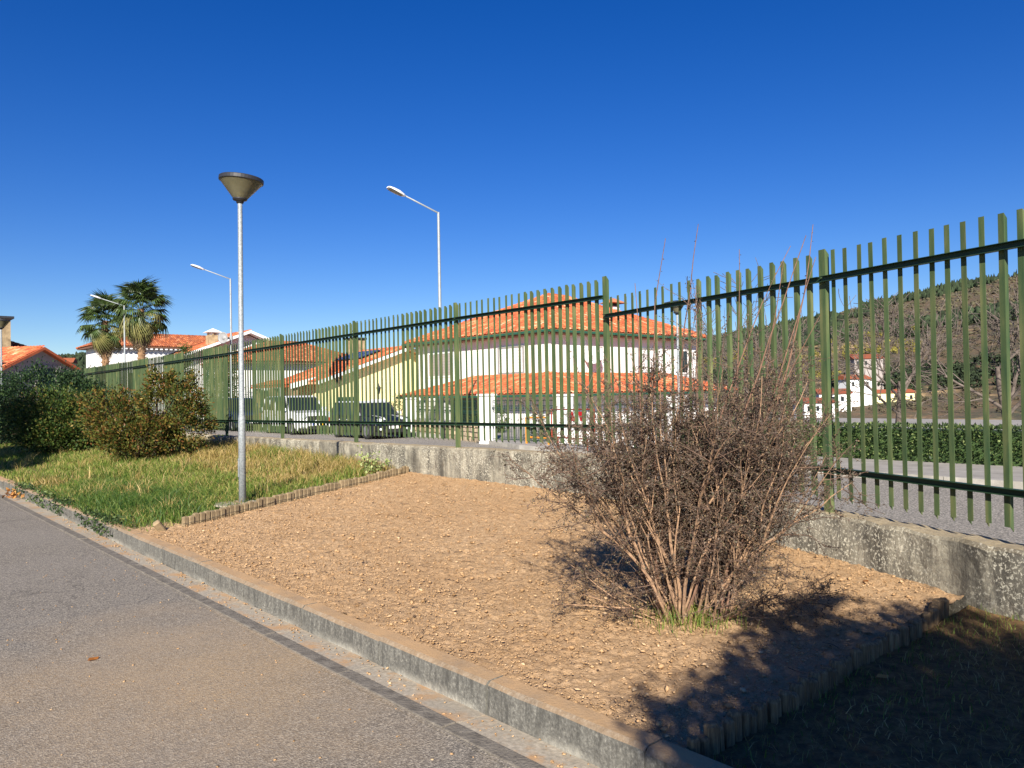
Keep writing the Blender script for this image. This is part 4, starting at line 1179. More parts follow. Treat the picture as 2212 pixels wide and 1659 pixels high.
# ================================================================== ACROSS THE STREET
# clipped hedge
hd = empty('clipped_hedge', P(5, 17.6, 0.02)); tag(hd, 'low clipped green hedge along the far pavement', 'hedge')
MB().sbox(-7.5, 12.3, 17.22, 17.98, 0.0, 0.68).build('core', M['shrub_leaf3'], hd)
C, D = [], []
for _ in range(26000):
    f = RNG.random(); s = RNG.uniform(-7.6, 12.4)
    jj = 0.035 * mnoise.noise(Vector((s * 2, f * 4, 0)))
    if f < 0.62: C.append(P(s, 17.18 + jj + RNG.uniform(-.03, .05), RNG.uniform(.03, .74))); D.append((-UY, UX, .3))
    elif f < 0.93: C.append(P(s, RNG.uniform(17.15, 18.0), .71 + jj + RNG.uniform(-.02, .05))); D.append((0, 0, 1.2))
    else: C.append(P(12.35 + RNG.uniform(-.05, .05), RNG.uniform(17.15, 18.0), RNG.uniform(.03, .74))); D.append((UX, UY, .2))
o = link('foliage', leaf_mesh('foliage', C, RNG.uniform(.05, .09, len(C)), .5, .1, D), M['hedge_leaf'], hd, True); o['kind'] = 'stuff'

# bare pruned trees behind it
def bare_tree(loc, h, label, seed, spreadk=1.0, mat_=None):
    random.seed(seed)
    root = empty('bare_tree', loc); tag(root, label, 'tree', 'bare trees behind the hedge')
    tr, br = MB(), MB()
    base = Vector(loc)
    def rec(p, d, L, r0, lev):
        pts, rad = [p], [r0]; n_ = 5
        for i in range(n_):
            d = (d + Vector((random.gauss(0, .07), random.gauss(0, .07), random.gauss(0, .05) + (.03 if lev else 0)))).normalized()
            pts.append(pts[-1] + d * L / n_); rad.append(max(.0075, r0 * (1 - .55 * (i + 1) / n_)))
        (tr if lev == 0 else br).tube(pts, rad, 7 if lev < 2 else 4, cap=False)
        if lev >= 4: return
        k = (5, 5, 5, 3)[lev]
        for i in range(k):
            f = random.uniform(.3, 1.0) if lev else random.uniform(.45, 1.0)
            idx = min(int(f * n_), n_ - 1); q = pts[idx].lerp(pts[idx + 1], f * n_ - idx)
            a = random.uniform(0, 6.28); ax = (pts[idx + 1] - pts[idx]).normalized()
            pv = ax.cross(Vector((math.cos(a), math.sin(a), .3))).normalized()
            rec(q, (ax * (.75 if lev else .55) + pv * .75 * spreadk + Vector((0, 0, .12))).normalized(), L * random.uniform(.50, .78) * (1.0 if lev else 1.15), rad[idx] * .55, lev + 1)
    rec(base - Vector((0, 0, .1)), Vector((random.uniform(-.06, .06), 0, 1)), h * .42, .10, 0)
    tr.build('trunk', mat_ or M['bark_pale'], root, smooth=True); br.build('branches', mat_ or M['bark_pale'], root)
bare_tree(P(5.2, 19.2, -.2), 5.6, 'bare pruned tree with forked trunk behind the clipped hedge beside a leaning one', 11)
bare_tree(P(8.0, 20.2, -.3), 5.2, 'bare pruned tree behind the clipped hedge in front of the valley houses', 12, 1.1)
bare_tree(P(10.6, 19.0, -.2), 4.8, 'bare pruned tree behind the hedge end near the flat capped lamp', 13, 1.1)
bare_tree(P(3.0, 20.4, -.3), 5.6, 'bare tall tree standing deepest behind the hedge against the sandy slope', 14)
bare_tree(P(13.2, 20.6, -.2), 5.6, 'bare tree between the white house and the clipped hedge', 15, 1.0)
random.seed(21)

# ------------------------------------------------------------------ tiled roofs
def tile_arrays(w=.225, L=.40):
    xs = np.linspace(-.5, .5, 5) * w * 1.02
    zz = np.cos(np.linspace(-.5, .5, 5) * math.pi) * .055
    rows = [(0, zz - .018 + .03), (0, zz + .03), (L, zz)]
    V = np.array([(x, y, z) for y, zr in rows for x, z in zip(xs, zr)])
    F = np.array([(r_ * 5 + k, r_ * 5 + k + 1, (r_ + 1) * 5 + k + 1, (r_ + 1) * 5 + k) for r_ in range(2) for k in range(4)])
    return V, F
TV, TF = tile_arrays()
def roof_tiles(E0, a, b, inside, width, height, w=.225, step=.34):
    """frames (origin) of the tiles on one roof face"""
    out = []
    for j in range(int(height / step) + 1):
        for i in range(int(width / w) + 1):
            x, y = (i + .5) * w, j * step
            if inside(x, y + step * .4): out.append(Vector(E0) + a * x + b * y)
    return out
def add_tiles(parent, faces, mat_, singles, name='roof_tiles'):
    """faces: list of (frames, a, b). The ones nearest the camera become single parts, the rest one part"""
    allf = [(p, a, b) for fr, a, b in faces for p in fr]
    allf.sort(key=lambda q: q[0].length)
    for a_, (p, a, b) in enumerate(allf[:singles]):
        c = a.cross(b)
        key = ('tile_mesh', mat_.name)
        me = TILE_MESH.get(key)
        if me is None:
            me = np_mesh('roof_tile', TV, TF); me.materials.append(mat_); TILE_MESH[key] = me
        o = bpy.data.objects.new('roof_tile', me); COL.objects.link(o); o.parent = parent
        m_ = Matrix.Identity(4)
        for i in range(3): m_[i][0], m_[i][1], m_[i][2] = a[i], b[i], c[i]
        ploc = parent.location + (parent.parent.location if parent.parent else Vector())
        m_.translation = p - ploc
        o.matrix_local = m_
    rest = allf[singles:]
    if rest:
        Vs = []
        for (p, a, b) in rest:
            c = a.cross(b); Mx = np.array([a, b, c])
            Vs.append((TV + RNG.normal(0, .004, (1, 3))) @ Mx + np.array(p))
        Fs = (TF[None] + (np.arange(len(rest)) * len(TV))[:, None, None]).reshape(-1, 4)
        o = link(name, np_mesh(name, np.concatenate(Vs), Fs), mat_, parent, True); o['kind'] = 'stuff'
TILE_MESH = {}
def hip_roof(parent, s0, s1, n0, n1, ze, pitch, mat_, singles=0, faces='front', soffit=None, tiles=True):
    """hip roof over a street-frame rectangle; real tiles on the faces towards -n and -s, which are the ones in view"""
    ws, wn = s1 - s0, n1 - n0; half = min(ws, wn) / 2; zr = ze + half * math.tan(pitch)
    if ws >= wn: r0, r1 = P(s0 + half, n0 + half, zr), P(s1 - half, n0 + half, zr)
    else: r0, r1 = P(s0 + half, n0 + half, zr), P(s0 + half, n1 - half, zr)
    A, B, Cc, Dd = P(s0, n0, ze), P(s1, n0, ze), P(s1, n1, ze), P(s0, n1, ze)
    b = MB()
    if ws >= wn:
        b.add([A, B, Cc, Dd, r0, r1], [(0, 1, 5, 4), (1, 2, 5), (2, 3, 4, 5), (3, 0, 4), (0, 3, 2, 1)])
    else:
        b.add([A, B, Cc, Dd, r0, r1], [(0, 1, 4), (1, 2, 5, 4), (2, 3, 5), (3, 0, 4, 5), (0, 3, 2, 1)])
    roof = b.build('roof', mat_, parent)
    cp, sp_ = math.cos(pitch), math.sin(pitch)
    us, un = Vector((UX, UY, 0)), Vector((UY, -UX, 0))
    h_sl = half / cp
    fcs = []
    if tiles:
        # face towards -n: eave from s1 (left) to s0
        a, bb_ = -us, un * cp + Vector((0, 0, sp_))
        ins = lambda x, y: y < h_sl and x > y * cp and x < ws - y * cp
        fcs.append((roof_tiles(Vector(P(s1, n0, ze + .02)), a, bb_, ins, ws, h_sl), a, bb_))
        a2, b2 = un, us * cp + Vector((0, 0, sp_))
        ins2 = lambda x, y: y < h_sl and x > y * cp and x < wn - y * cp
        fcs.append((roof_tiles(Vector(P(s0, n0, ze + .02)), a2, b2, ins2, wn, h_sl), a2, b2))
        add_tiles(roof, fcs, mat_, singles)
        # ridge caps along the hips
        rc = MB()
        for p, q in ((A, r0), (B, r1 if ws >= wn else r0), (Dd, r0 if ws >= wn else r1), (r0, r1)):
            p, q = Vector(p), Vector(q); L = (q - p).length; k = max(1, int(L / .38))
            for i in range(k):
                u0, u1 = p.lerp(q, i / k), p.lerp(q, (i + 1.06) / k)
                rc.tube([u0 + Vector((0, 0, .05)), u1 + Vector((0, 0, .03))], [.105, .085], 8)
        rc.build('ridge_tiles', mat_, roof)
    return roof, zr

def window(parent, p_s, p_n, z0, z1, w, axis, shutter, depth=.05, frame=None):
    """axis 'n': on a wall facing -n at n=p_n, centred on s=p_s; axis 's': on a wall facing -s at s=p_s centred on n=p_n"""
    def bx(u0, u1, d0, d1, za, zb):
        m_ = MB()
        return m_.sbox(p_s + u0, p_s + u1, p_n + d0, p_n + d1, za, zb) if axis == 'n' else m_.sbox(p_s + d0, p_s + d1, p_n + u0, p_n + u1, za, zb)
    wn_ = bx(-w / 2, w / 2, -depth * .4, .02, z0, z1).build('window', shutter, parent)
    fr = frame or M['shutter']
    for (u0, u1, za, zb) in ((-w / 2 - .10, -w / 2 - .001, z0 - .1, z1 + .1), (w / 2 + .001, w / 2 + .10, z0 - .1, z1 + .1), (-w / 2, w / 2, z1 + .001, z1 + .1), (-w / 2, w / 2, z0 - .1, z0 - .001)):
        bx(u0, u1, -depth, .02, za, zb).build('frame', fr, wn_)
    k = int((z1 - z0) / .16)
    for i in range(k):
        bx(-w / 2 + .03, w / 2 - .03, -depth * .4 - .012, -depth * .4 - .001, z0 + .02 + i * .16, z0 + .13 + i * .16).build('slat', shutter, wn_)
    return wn_

# ------------------------------------------------------------------ main white house
hs0, hs1, hn0, hn1 = 27.1, 39.9, 26.7, 40.9; HI = 0.66      # eave overhang
house = empty('white_house', P(33, 33, -.1)); tag(house, 'two storey white house with bright orange hipped roofs and green gutters', 'house')
MB().sbox(hs0 + HI, hs1 - HI, hn0 + HI, hn1 - HI, -.5, 4.60).build('upper_wall', M['white_wall'], house)
hip_roof(house, hs0, hs1, hn0, hn1, 4.80, R(23.7), M['tile'], 170)
sf = MB(); sf.sbox(hs0 + .03, hs1 - .03, hn0 + .03, hn1 - .03, 4.60, 4.66); sf.build('soffit', M['soffit'], house)
for a in (('n', hs0 - .06, hs1, hn0 - .10, hn0 + .03), ('s', hn0 - .06, hn1, hs0 - .10, hs0 + .03)):
    m_ = MB()
    if a[0] == 'n': m_.sbox(a[1], a[2], a[3], a[4], 4.66, 4.79)
    else: m_.sbox(a[3], a[4], a[1] + .16, a[2], 4.66, 4.79)
    m_.build('gutter', M['green_trim'], house, bevel=.02)
# lower storey, pushed out under its own roof
ls0, ln0 = 24.6, 24.2
lo = MB()
zl, zt_ = 1.56, 2.60
A, B, Cc = P(ls0, ln0, zl), P(36.8, ln0, zl), P(ls0, 40.3, zl)
A2, B2, C2 = P(hs0 + HI, hn0 + HI, zt_), P(36.8 - 2.5 - HI, hn0 + HI, zt_), P(hs0 + HI, 40.3 - 2.5 - HI, zt_)
lo.add([A, B, B2, A2, Cc, C2, P(36.8, hn0 + HI, zl), P(hs0 + HI, 40.3, zl)], [(0, 1, 2, 3), (4, 0, 3, 5), (1, 6, 2), (7, 4, 5), (0, 4, 7, 6, 1)])
low_roof = lo.build('porch_roof', M['tile'], house)
us, un = Vector((UX, UY, 0)), Vector((UY, -UX, 0))
run_ = 2.5 + HI; pit = math.atan2(zt_ - zl, run_); cp, sp_ = math.cos(pit), math.sin(pit); hsl = run_ / cp
fl = []
W1, W2 = 36.8 - ls0, 40.3 - ln0
fl.append((roof_tiles(Vector(P(36.8, ln0, zl + .02)), -us, un * cp + Vector((0, 0, sp_)), lambda x, y: y < hsl and x > y * cp and x < W1 - y * cp, W1, hsl), -us, un * cp + Vector((0, 0, sp_))))
fl.append((roof_tiles(Vector(P(ls0, ln0, zl + .02)), un, us * cp + Vector((0, 0, sp_)), lambda x, y: y < hsl and x > y * cp and x < W2 - y * cp, W2, hsl), un, us * cp + Vector((0, 0, sp_))))
add_tiles(low_roof, fl, M['tile'], 130)
rc = MB(); p, q = Vector(A), Vector(A2)
for i in range(13):
    rc.tube([p.lerp(q, i / 13) + Vector((0, 0, .06)), p.lerp(q, (i + 1.05) / 13) + Vector((0, 0, .04))], [.11, .09], 8)
rc.build('ridge_tiles', M['tile'], low_roof)
MB().sbox(ls0 - .10, 36.8, ln0 - .10, ln0 + .03, zl - .12, zl + .0).build('gutter', M['green_trim'], house, bevel=.02)
MB().sbox(ls0 - .10, ls0 + .03, ln0 + .05, 40.3, zl - .12, zl + .0).build('gutter', M['green_trim'], house, bevel=.02)
MB().sbox(ls0 + 1, 30.4, ln0 + 1, 39.5, -.5, 1.50).build('lower_wall', M['white_wall'], house)
MB().sbox(30.4, 36.5, ln0 + 2.6, 28.2, -.5, 1.55).build('porch_wall', M['grey_wall'], house)
for s in (31.8, 33.6, 35.4):
    window(house, s, ln0 + 2.6, -.1, 1.2, 1.1, 'n', M['shutter_green'], frame=M['green_trim'])
for s in (32.6, 34.6, 36.4):
    MB().sbox(s - .14, s + .14, ln0 + .25, ln0 + .53, -.4, 1.52).build('porch_column', M['white_wall'], house)
# upper windows
window(house, 30.6, hn0 + HI, 2.75, 4.05, 1.9, 'n', M['shutter'], frame=M['grey_frame'])
window(house, 36.9, hn0 + HI, 2.75, 4.05, 2.3, 'n', M['grey_wall'], frame=M['shutter'])
window(house, hs0 + HI, 35.4, 2.72, 4.0, 1.7, 's', M['shutter'], frame=M['grey_frame'])
window(house, hs0 + HI, 38.7, 2.72, 4.0, 1.0, 's', M['glass'])
# satellite dish on the wall facing down the street
dsh = empty('satellite_dish', P(hs0 + .20, 30.3, 3.55)); tag(dsh, 'round white satellite dish on the white house wall', 'satellite dish')
d = MB(); d.lathe([(.02, -.10), (.22, -.075), (.42, -.01), (.52, .06), (.53, .07), (.42, .015), (.22, -.05), (.02, -.075)], 20)
o = d.build('dish', M['sign_white'], dsh, world=False, smooth=True)
o.rotation_euler = Vector((-.35, -.85, .45)).to_track_quat('Z', 'Y').to_euler()
arm_end = Vector((-.35, -.85, .1)).normalized() * .5
MB().tube([(0, 0, -.4), tuple(arm_end)], .02, 6).build('feed_arm', M['alu'], dsh, world=False)
bk = Vector((UX, UY, 0)) * .5
MB().tube([(0, 0, 0), tuple(bk)], .03, 6).build('bracket', M['alu'], dsh, world=False)
# chimney pot on the right slope
ch = MB(); ch.sbox(31.3, 31.8, 36.6, 37.2, 6.0, 6.95); o = ch.build('chimney', M['white_wall'], house)
cc = MB(); cc.add([P(30.95, 36.2, 7.15), P(32.15, 36.2, 7.15), P(32.15, 37.6, 7.15), P(30.95, 37.6, 7.15), P(31.55, 36.9, 7.5)], [(0, 1, 4), (1, 2, 4), (2, 3, 4), (3, 0, 4), (3, 2, 1, 0)]); cc.build('chimney_cap', M['tile_old'], o)
MB().sbox(31.38, 31.72, 36.68, 37.12, 6.95, 7.16).build('chimney_flue', M['dark_metal'], o)

# ------------------------------------------------------------------ pale yellow house
yh = empty('yellow_house', P(46, 26, -.1)); tag(yh, 'pale yellow gabled house with solar panels on its orange roof', 'house')
ys0, ys1, yn0, yr, yn1 = 40.3, 45.7, 20.9, 27.1, 33.0
ze, zr = 2.62, 4.66
b = MB(); b.extrude([(yn0 + .6, -.5), (yr, -.5), (yr, zr - .22), (yn0 + .6, ze - .05)], lambda n, z, d: P(d, n, z), ys0, ys1); b.build('wall', M['yellow_wall'], yh)
b = MB(); b.extrude([(yr, -.5), (yn1, -.5), (yn1, ze - .02), (yr, zr - .22)], lambda n, z, d: P(d, n, z), ys0, ys1); b.build('wall', M['yellow_wall'], yh)
b = MB(); b.extrude([(yn0 - .1, ze - .26), (yr, zr - .18), (yn1, ze - .06), (yn1, ze + .04), (yr, zr - .06), (yn0 - .1, ze - .14)], lambda n, z, d: P(d, n, z), ys0 - .55, ys1)
yroof = b.build('roof', M['tile'], yh)
b = MB(); b.extrude([(yn0 - .1, ze - .30), (yr, zr - .22), (yn1, ze - .10), (yn1, ze + .08), (yr, zr - .02), (yn0 - .1, ze - .10)], lambda n, z, d: P(d, n, z), ys0 - .62, ys0 - .54); b.build('verge_board', M['white_wall'], yroof)
pit = math.atan2(zr - ze + .1, yr - yn0); cp, sp_ = math.cos(pit), math.sin(pit); hsl = (yr - yn0) / cp
Wy = ys1 - ys0 + .5
fr = roof_tiles(Vector(P(ys1, yn0 - .05, ze - .12)), -us, un * cp + Vector((0, 0, sp_)), lambda x, y: y < hsl and x < Wy, Wy, hsl)
add_tiles(yroof, [(fr, -us, un * cp + Vector((0, 0, sp_)))], M['tile'], 300)
rc = MB()
for i in range(14):
    rc.tube([P(ys0 - .5 + i * .42, yr, zr - .0), P(ys0 - .5 + (i + 1.05) * .42, yr, zr - .02)], [.11, .09], 8)
rc.build('ridge_tiles', M['tile'], yroof)
sol = empty('solar_panel', P(43.5, 24.6, 3.9)); tag(sol, 'dark blue solar panels in a row on the orange tiled roof', 'solar panel')
for i in range(3):
    def pt(sx, y, h): v = Vector(P(sx, yn0, ze - .1)) + (un * cp + Vector((0, 0, sp_))) * y + (Vector((0, 0, cp)) - un * sp_) * h; return tuple(v)
    s_a, s_b = 41.6 + i * 1.05, 42.6 + i * 1.05
    m_ = MB(); m_.hexa([pt(s_a, 4.0, .14), pt(s_b, 4.0, .14), pt(s_b, 5.7, .14), pt(s_a, 5.7, .14), pt(s_a, 4.0, .19), pt(s_b, 4.0, .19), pt(s_b, 5.7, .19), pt(s_a, 5.7, .19)]); po = m_.build('panel', M['solar'], sol)
    for k in range(1, 4):
        m2 = MB(); f_ = s_a + k * .25
        m2.hexa([pt(f_ - .012, 4.0, .191), pt(f_ + .012, 4.0, .191), pt(f_ + .012, 5.7, .191), pt(f_ - .012, 5.7, .191), pt(f_ - .012, 4.0, .197), pt(f_ + .012, 4.0, .197), pt(f_ + .012, 5.7, .197), pt(f_ - .012, 5.7, .197)]); m2.build('panel_bar', M['alu'], po)
window(yh, ys0, 23.0, .2, 1.5, 1.1, 's', M['shutter_green'], frame=M['green_trim'])
# tiled lean-to along its left side
lt = MB(); lt.hexa([P(41, 19.85, 2.22), P(46.6, 19.85, 2.22), P(46.6, 21.3, 2.58), P(41, 21.3, 2.58), P(41, 19.85, 2.34), P(46.6, 19.85, 2.34), P(46.6, 21.3, 2.70), P(41, 21.3, 2.70)])
lto = lt.build('lean_to_roof', M['tile'], yh)
pit2 = math.atan2(.36, 1.45); c2, s2 = math.cos(pit2), math.sin(pit2)
fr = roof_tiles(Vector(P(46.6, 19.82, 2.35)), -us, un * c2 + Vector((0, 0, s2)), lambda x, y: y < 1.4 and x < 5.6, 5.6, 1.5)
add_tiles(lto, [(fr, -us, un * c2 + Vector((0, 0, s2)))], M['tile'], 0)
MB().hexa([P(40.93, 19.8, 2.12), P(41.0, 19.8, 2.12), P(41.0, 21.3, 2.49), P(40.93, 21.3, 2.49), P(40.93, 19.8, 2.42), P(41.0, 19.8, 2.42), P(41.0, 21.3, 2.79), P(40.93, 21.3, 2.79)]).build('verge_board', M['white_wall'], lto)
for (s, n) in ((41.3, 20.1), (43.8, 20.1), (46.3, 20.1)):
    MB().sbox(s - .2, s + .2, n - .2, n + .2, -.3, 2.20).build('lean_to_pillar', M['stone_chimney'], yh)

# ------------------------------------------------------------------ houses further along
def plain_house(name, label, s0, s1, n0, n1, zw, ze, pitch, wallm, tilem, singles=0):
    h = empty(name, P((s0 + s1) / 2, (n0 + n1) / 2, -.3)); tag(h, label, 'house')
    MB().sbox(s0 + .7, s1 - .7, n0 + .7, n1 - .7, -.6, ze - .05).build('wall', wallm, h)
    hip_roof(h, s0, s1, n0, n1, ze, pitch, tilem, singles)
    MB().sbox(s0 + .05, s1 - .05, n0 + .05, n1 - .05, ze - .14, ze - .02).build('eave', M['soffit'], h)
    return h
h2 = plain_house('tiled_house', 'white house with weathered brown tiled roof behind the parked cars', 55, 64, 22.5, 34, 0, 4.35, R(22), M['white_wall'], M['tile_old'])
window(h2, 55.7, 25.2, .8, 2.1, 1.2, 's', M['shutter_green'], frame=M['green_trim']); window(h2, 55.7, 29.2, 2.3, 3.4, 1.2, 's', M['shutter'])
ck = MB(); ck.sbox(53.6, 54.6, 31.2, 32.3, 2.0, 6.15); o = ck.build('stone_chimney', M['stone_chimney'], h2)
MB().sbox(53.5, 54.7, 31.1, 32.4, 6.15, 6.30).build('chimney_cap', M['dark_metal'], o)
MB().lathe([(.18, 6.3), (.18, 6.8), (.3, 6.85), (.05, 7.0)], 10, P(54.1, 31.7, 0)).build('chimney_flue', M['dark_metal'], o)
gh = empty('gabled_house', P(66, 26, -.3)); tag(gh, 'white house with shallow gable behind the horn loudspeaker', 'house')
b = MB(); b.extrude([(21.6, -.6), (31.2, -.6), (31.2, 5.1), (26.3, 6.95), (21.6, 5.1)], lambda n, z, d: P(d, n, z), 62.5, 66.5); b.build('wall', M['white_wall'], gh)
b = MB(); b.extrude([(20.9, 4.95), (26.3, 7.02), (31.9, 4.95), (31.9, 5.15), (26.3, 7.25), (20.9, 5.15)], lambda n, z, d: P(d, n, z), 61.6, 67.0); groof = b.build('roof', M['white_wall'], gh)
pit = math.atan2(2.1, 5.4); c2, s2 = math.cos(pit), math.sin(pit)
fr = roof_tiles(Vector(P(66.9, 21.0, 5.18)), -us, un * c2 + Vector((0, 0, s2)), lambda x, y: y < 5.7 and x < 5.1, 5.2, 5.8)
add_tiles(groof, [(fr, -us, un * c2 + Vector((0, 0, s2)))], M['tile'], 0)
def stone_stack(parent, s, n, w, z0, z1, capm):
    o = MB().sbox(s - w / 2, s + w / 2, n - w / 2, n + w / 2, z0, z1).build('chimney', M['stone_chimney'], parent)
    for zz in (z1, z1 + .26):
        pass
    for ds in (-.32, .32):
        for dn_ in (-.32, .32):
            MB().sbox(s + ds * w - .07, s + ds * w + .07, n + dn_ * w - .07, n + dn_ * w + .07, z1, z1 + .22).build('chimney_post', M['white_wall'], o)
    w2 = w * .72
    MB().add([P(s - w2, n - w2, z1 + .22), P(s + w2, n - w2, z1 + .22), P(s + w2, n + w2, z1 + .22), P(s - w2, n + w2, z1 + .22), P(s, n, z1 + .58)], [(0, 1, 4), (1, 2, 4), (2, 3, 4), (3, 0, 4), (3, 2, 1, 0)]).build('chimney_cap', capm, o)
stone_stack(gh, 62.2, 23.4, .85, 4.0, 6.75, M['white_wall']); stone_stack(gh, 64.5, 25.0, .75, 5.0, 6.55, M['tile_old'])
mh = plain_house('large_white_house', 'large white house with red tiled roof behind the palms', 79.3, 85.6, 18.7, 33.5, 0, 6.85, R(24), M['white_wall'], M['tile_old'])
window(mh, 80, 22.6, 2.5, 4.3, 1.3, 's', M['glass'])
dent = MB()
for i in range(30): dent.sbox(79.4, 79.6, 19.2 + i * .46, 19.42 + i * .46, 6.56, 6.70)
dent.build('dentils', M['white_wall'], mh)
stone_stack(mh, 82.6, 31.0, .7, 7.6, 8.6, M['tile_old'])

# grey gabled house at the left
def orient(px, py, gx, gy):     # local frame: g = gable normal, t = along the gable
    return lambda g_, t_, z: (px + gx * g_ - gy * t_, py + gy * g_ + gx * t_, z)
LH = orient(-27.6, 45.0, .97, -.24)
lh = empty('grey_house', (-27.6, 45, -.2)); tag(lh, 'grey rendered house with orange roof and dark green shuttered window', 'house')
b = MB(); b.extrude([(-4.3, -.6), (4.3, -.6), (4.3, 2.75), (0, 4.7), (-4.3, 2.75)], lambda t_, z, d: LH(d, t_, z), -9, 0); b.build('wall', M['grey_wall'], lh)
b = MB(); b.extrude([(-4.9, 2.42), (0, 4.68), (4.9, 2.42), (4.9, 2.60), (0, 4.84), (-4.9, 2.60)], lambda t_, z, d: LH(d, t_, z), -9.3, .35); lroof = b.build('roof', M['tile'], lh)
pit = math.atan2(2.24, 4.9); c2, s2 = math.cos(pit), math.sin(pit)
g_v, t_v = Vector((.97, -.24, 0)).normalized(), Vector((.24, .97, 0)).normalized()
fr = roof_tiles(Vector(LH(-9.2, -4.9, 2.62)), g_v, t_v * c2 + Vector((0, 0, s2)), lambda x, y: y < 5.35 and x < 9.5, 9.6, 5.4)
add_tiles(lroof, [(fr, g_v, t_v * c2 + Vector((0, 0, s2)))], M['tile'], 0)
wm = MB(); wm.hexa([LH(.0, -.25, 1.5), LH(.05, -.25, 1.5), LH(.05, 1.05, 1.5), LH(0, 1.05, 1.5), LH(.0, -.25, 3.6), LH(.05, -.25, 3.6), LH(.05, 1.05, 3.6), LH(0, 1.05, 3.6)]); wo = wm.build('shutter', M['shutter_green'], lh)
for (t0, t1, z0, z1) in ((-.42, -.26, 1.4, 3.75), (1.06, 1.22, 1.4, 3.75), (-.6, 1.4, 3.62, 3.78)):
    MB().hexa([LH(.0, t0, z0), LH(.09, t0, z0), LH(.09, t1, z0), LH(0, t1, z0), LH(.0, t0, z1), LH(.09, t0, z1), LH(.09, t1, z1), LH(0, t1, z1)]).build('frame', M['grey_wall'], wo)
MB().lathe([(.09, 2.2), (.09, 4.0), (.14, 4.02), (.14, 4.12), (.02, 4.15)], 10, LH(.14, -2.9, 0)).build('flue', M['alu'], lh)
bh = plain_house('brick_house', 'old house with tall stone chimney behind the grey house', 66, 74, 7.2, 13.2, 0, 5.0, R(24), M['grey_wall'], M['tile_old'])
o = MB().sbox(66.2, 67.5, 9.0, 10.2, 4.5, 7.75).build('chimney', M['stone_chimney'], bh)
MB().sbox(66.0, 67.7, 8.8, 10.4, 7.75, 7.92).build('chimney_cap', M['dark_metal'], o)

# ------------------------------------------------------------------ front boundary of the white house
fb = empty('boundary_fence', P(22, 17.6, 0)); tag(fb, 'stone based garden fence with dark green iron railing and white pillars', 'fence')
def pillar(s, n, h, w=.34, z0=-.1, parent=fb):
    o = MB().sbox(s - w / 2, s + w / 2, n - w / 2, n + w / 2, z0, h).build('pillar', M['white_wall'], parent, bevel=.01)
    MB().sbox(s - w / 2 - .04, s + w / 2 + .04, n - w / 2 - .04, n + w / 2 + .04, h + .001, h + .07).build('pillar_cap', M['white_wall'], o)
    return o
PA, PB, PC = (20.3, 17.0), (28.6, 19.6), (30.9, 19.3)
pillar(*PA, 1.55, .42); pillar(*PB, 1.45, .42); pillar(*PC, 1.40, .42)
def railing(p, q, z0, z1, parent, step=.13):
    (s0, n0), (s1, n1) = p, q; L = math.hypot(s1 - s0, n1 - n0); b = MB()
    for i in range(1, int(L / step)):
        f = i * step / L; a = P(s0 + (s1 - s0) * f, n0 + (n1 - n0) * f)
        b.tube([(a[0], a[1], z0), (a[0], a[1], z1)], .009, 4)
        if i % 2: b.tube([(a[0], a[1], z1 - .48), (a[0], a[1], z1 - .40)], .03, 4)
    for z in (z0 + .05, z1 - .08, z1 - .30, z1 - .52):
        a, c = P(s0, n0, z), P(s1, n1, z); b.tube([a, c], .013, 4)
    return b.build('railing', M['iron'], parent)
stp = empty('stone_base', (0, 0, 0)); stp.parent = fb
# stone clad base with each stone its own piece
sL = math.hypot(PB[0] - PA[0], PB[1] - PA[1]); dS, dN = (PB[0] - PA[0]) / sL, (PB[1] - PA[1]) / sL
def bp(u, d, z): return P(PA[0] + dS * u + dN * d, PA[1] + dN * u - dS * d, z)    # d > 0 towards the street
base_m = MB(); base_m.hexa([bp(.2, .0, -.15), bp(sL - .2, .0, -.15), bp(sL - .2, -.25, -.15), bp(.2, -.25, -.15), bp(.2, .0, .50), bp(sL - .2, .0, .50), bp(sL - .2, -.25, .50), bp(.2, -.25, .50)])
bpal = base_m.build('base_wall', M['mortar'], fb)
bpal_loc = fb.location
rows = [(-.1, .06), (.08, .24), (.26, .40), (.42, .51)]
for (z0, z1) in rows:
    u = .24
    while u < sL - .3:
        w = RNG.uniform(.16, .38); u1 = min(u + w, sL - .22)
        j = [RNG.uniform(-.025, .025) for _ in range(8)]
        m_ = MB(); d1 = .03 + RNG.uniform(0, .02)
        m_.hexa([bp(u + .01, .001, z0 + j[0]), bp(u1 - .01, .001, z0 + j[1]), bp(u1 - .01 + j[2], .001, z1 + j[3] - .012), bp(u + .01 + j[4], .001, z1 + j[5] - .012),
                 bp(u + .02, d1, z0 + j[0] + .008), bp(u1 - .02, d1, z0 + j[1] + .008), bp(u1 - .02 + j[2], d1, z1 + j[3] - .02), bp(u + .02 + j[4], d1, z1 + j[5] - .02)])
        m_.build('stone', M['stone'], bpal)
        u = u1
bpal_cap = MB(); bpal_cap.hexa([bp(.2, .05, .502), bp(sL - .2, .05, .502), bp(sL - .2, -.29, .502), bp(.2, -.29, .502), bp(.2, .05, .55), bp(sL - .2, .05, .55), bp(sL - .2, -.29, .55), bp(.2, -.29, .55)])
bpal_cap.build('coping', M['concrete'], bpal)
bpy.data.objects.remove(stp)
railing((PA[0] + .25, PA[1] + .2), (PB[0] - .2, PB[1] + .05), .55, 1.42, fb)
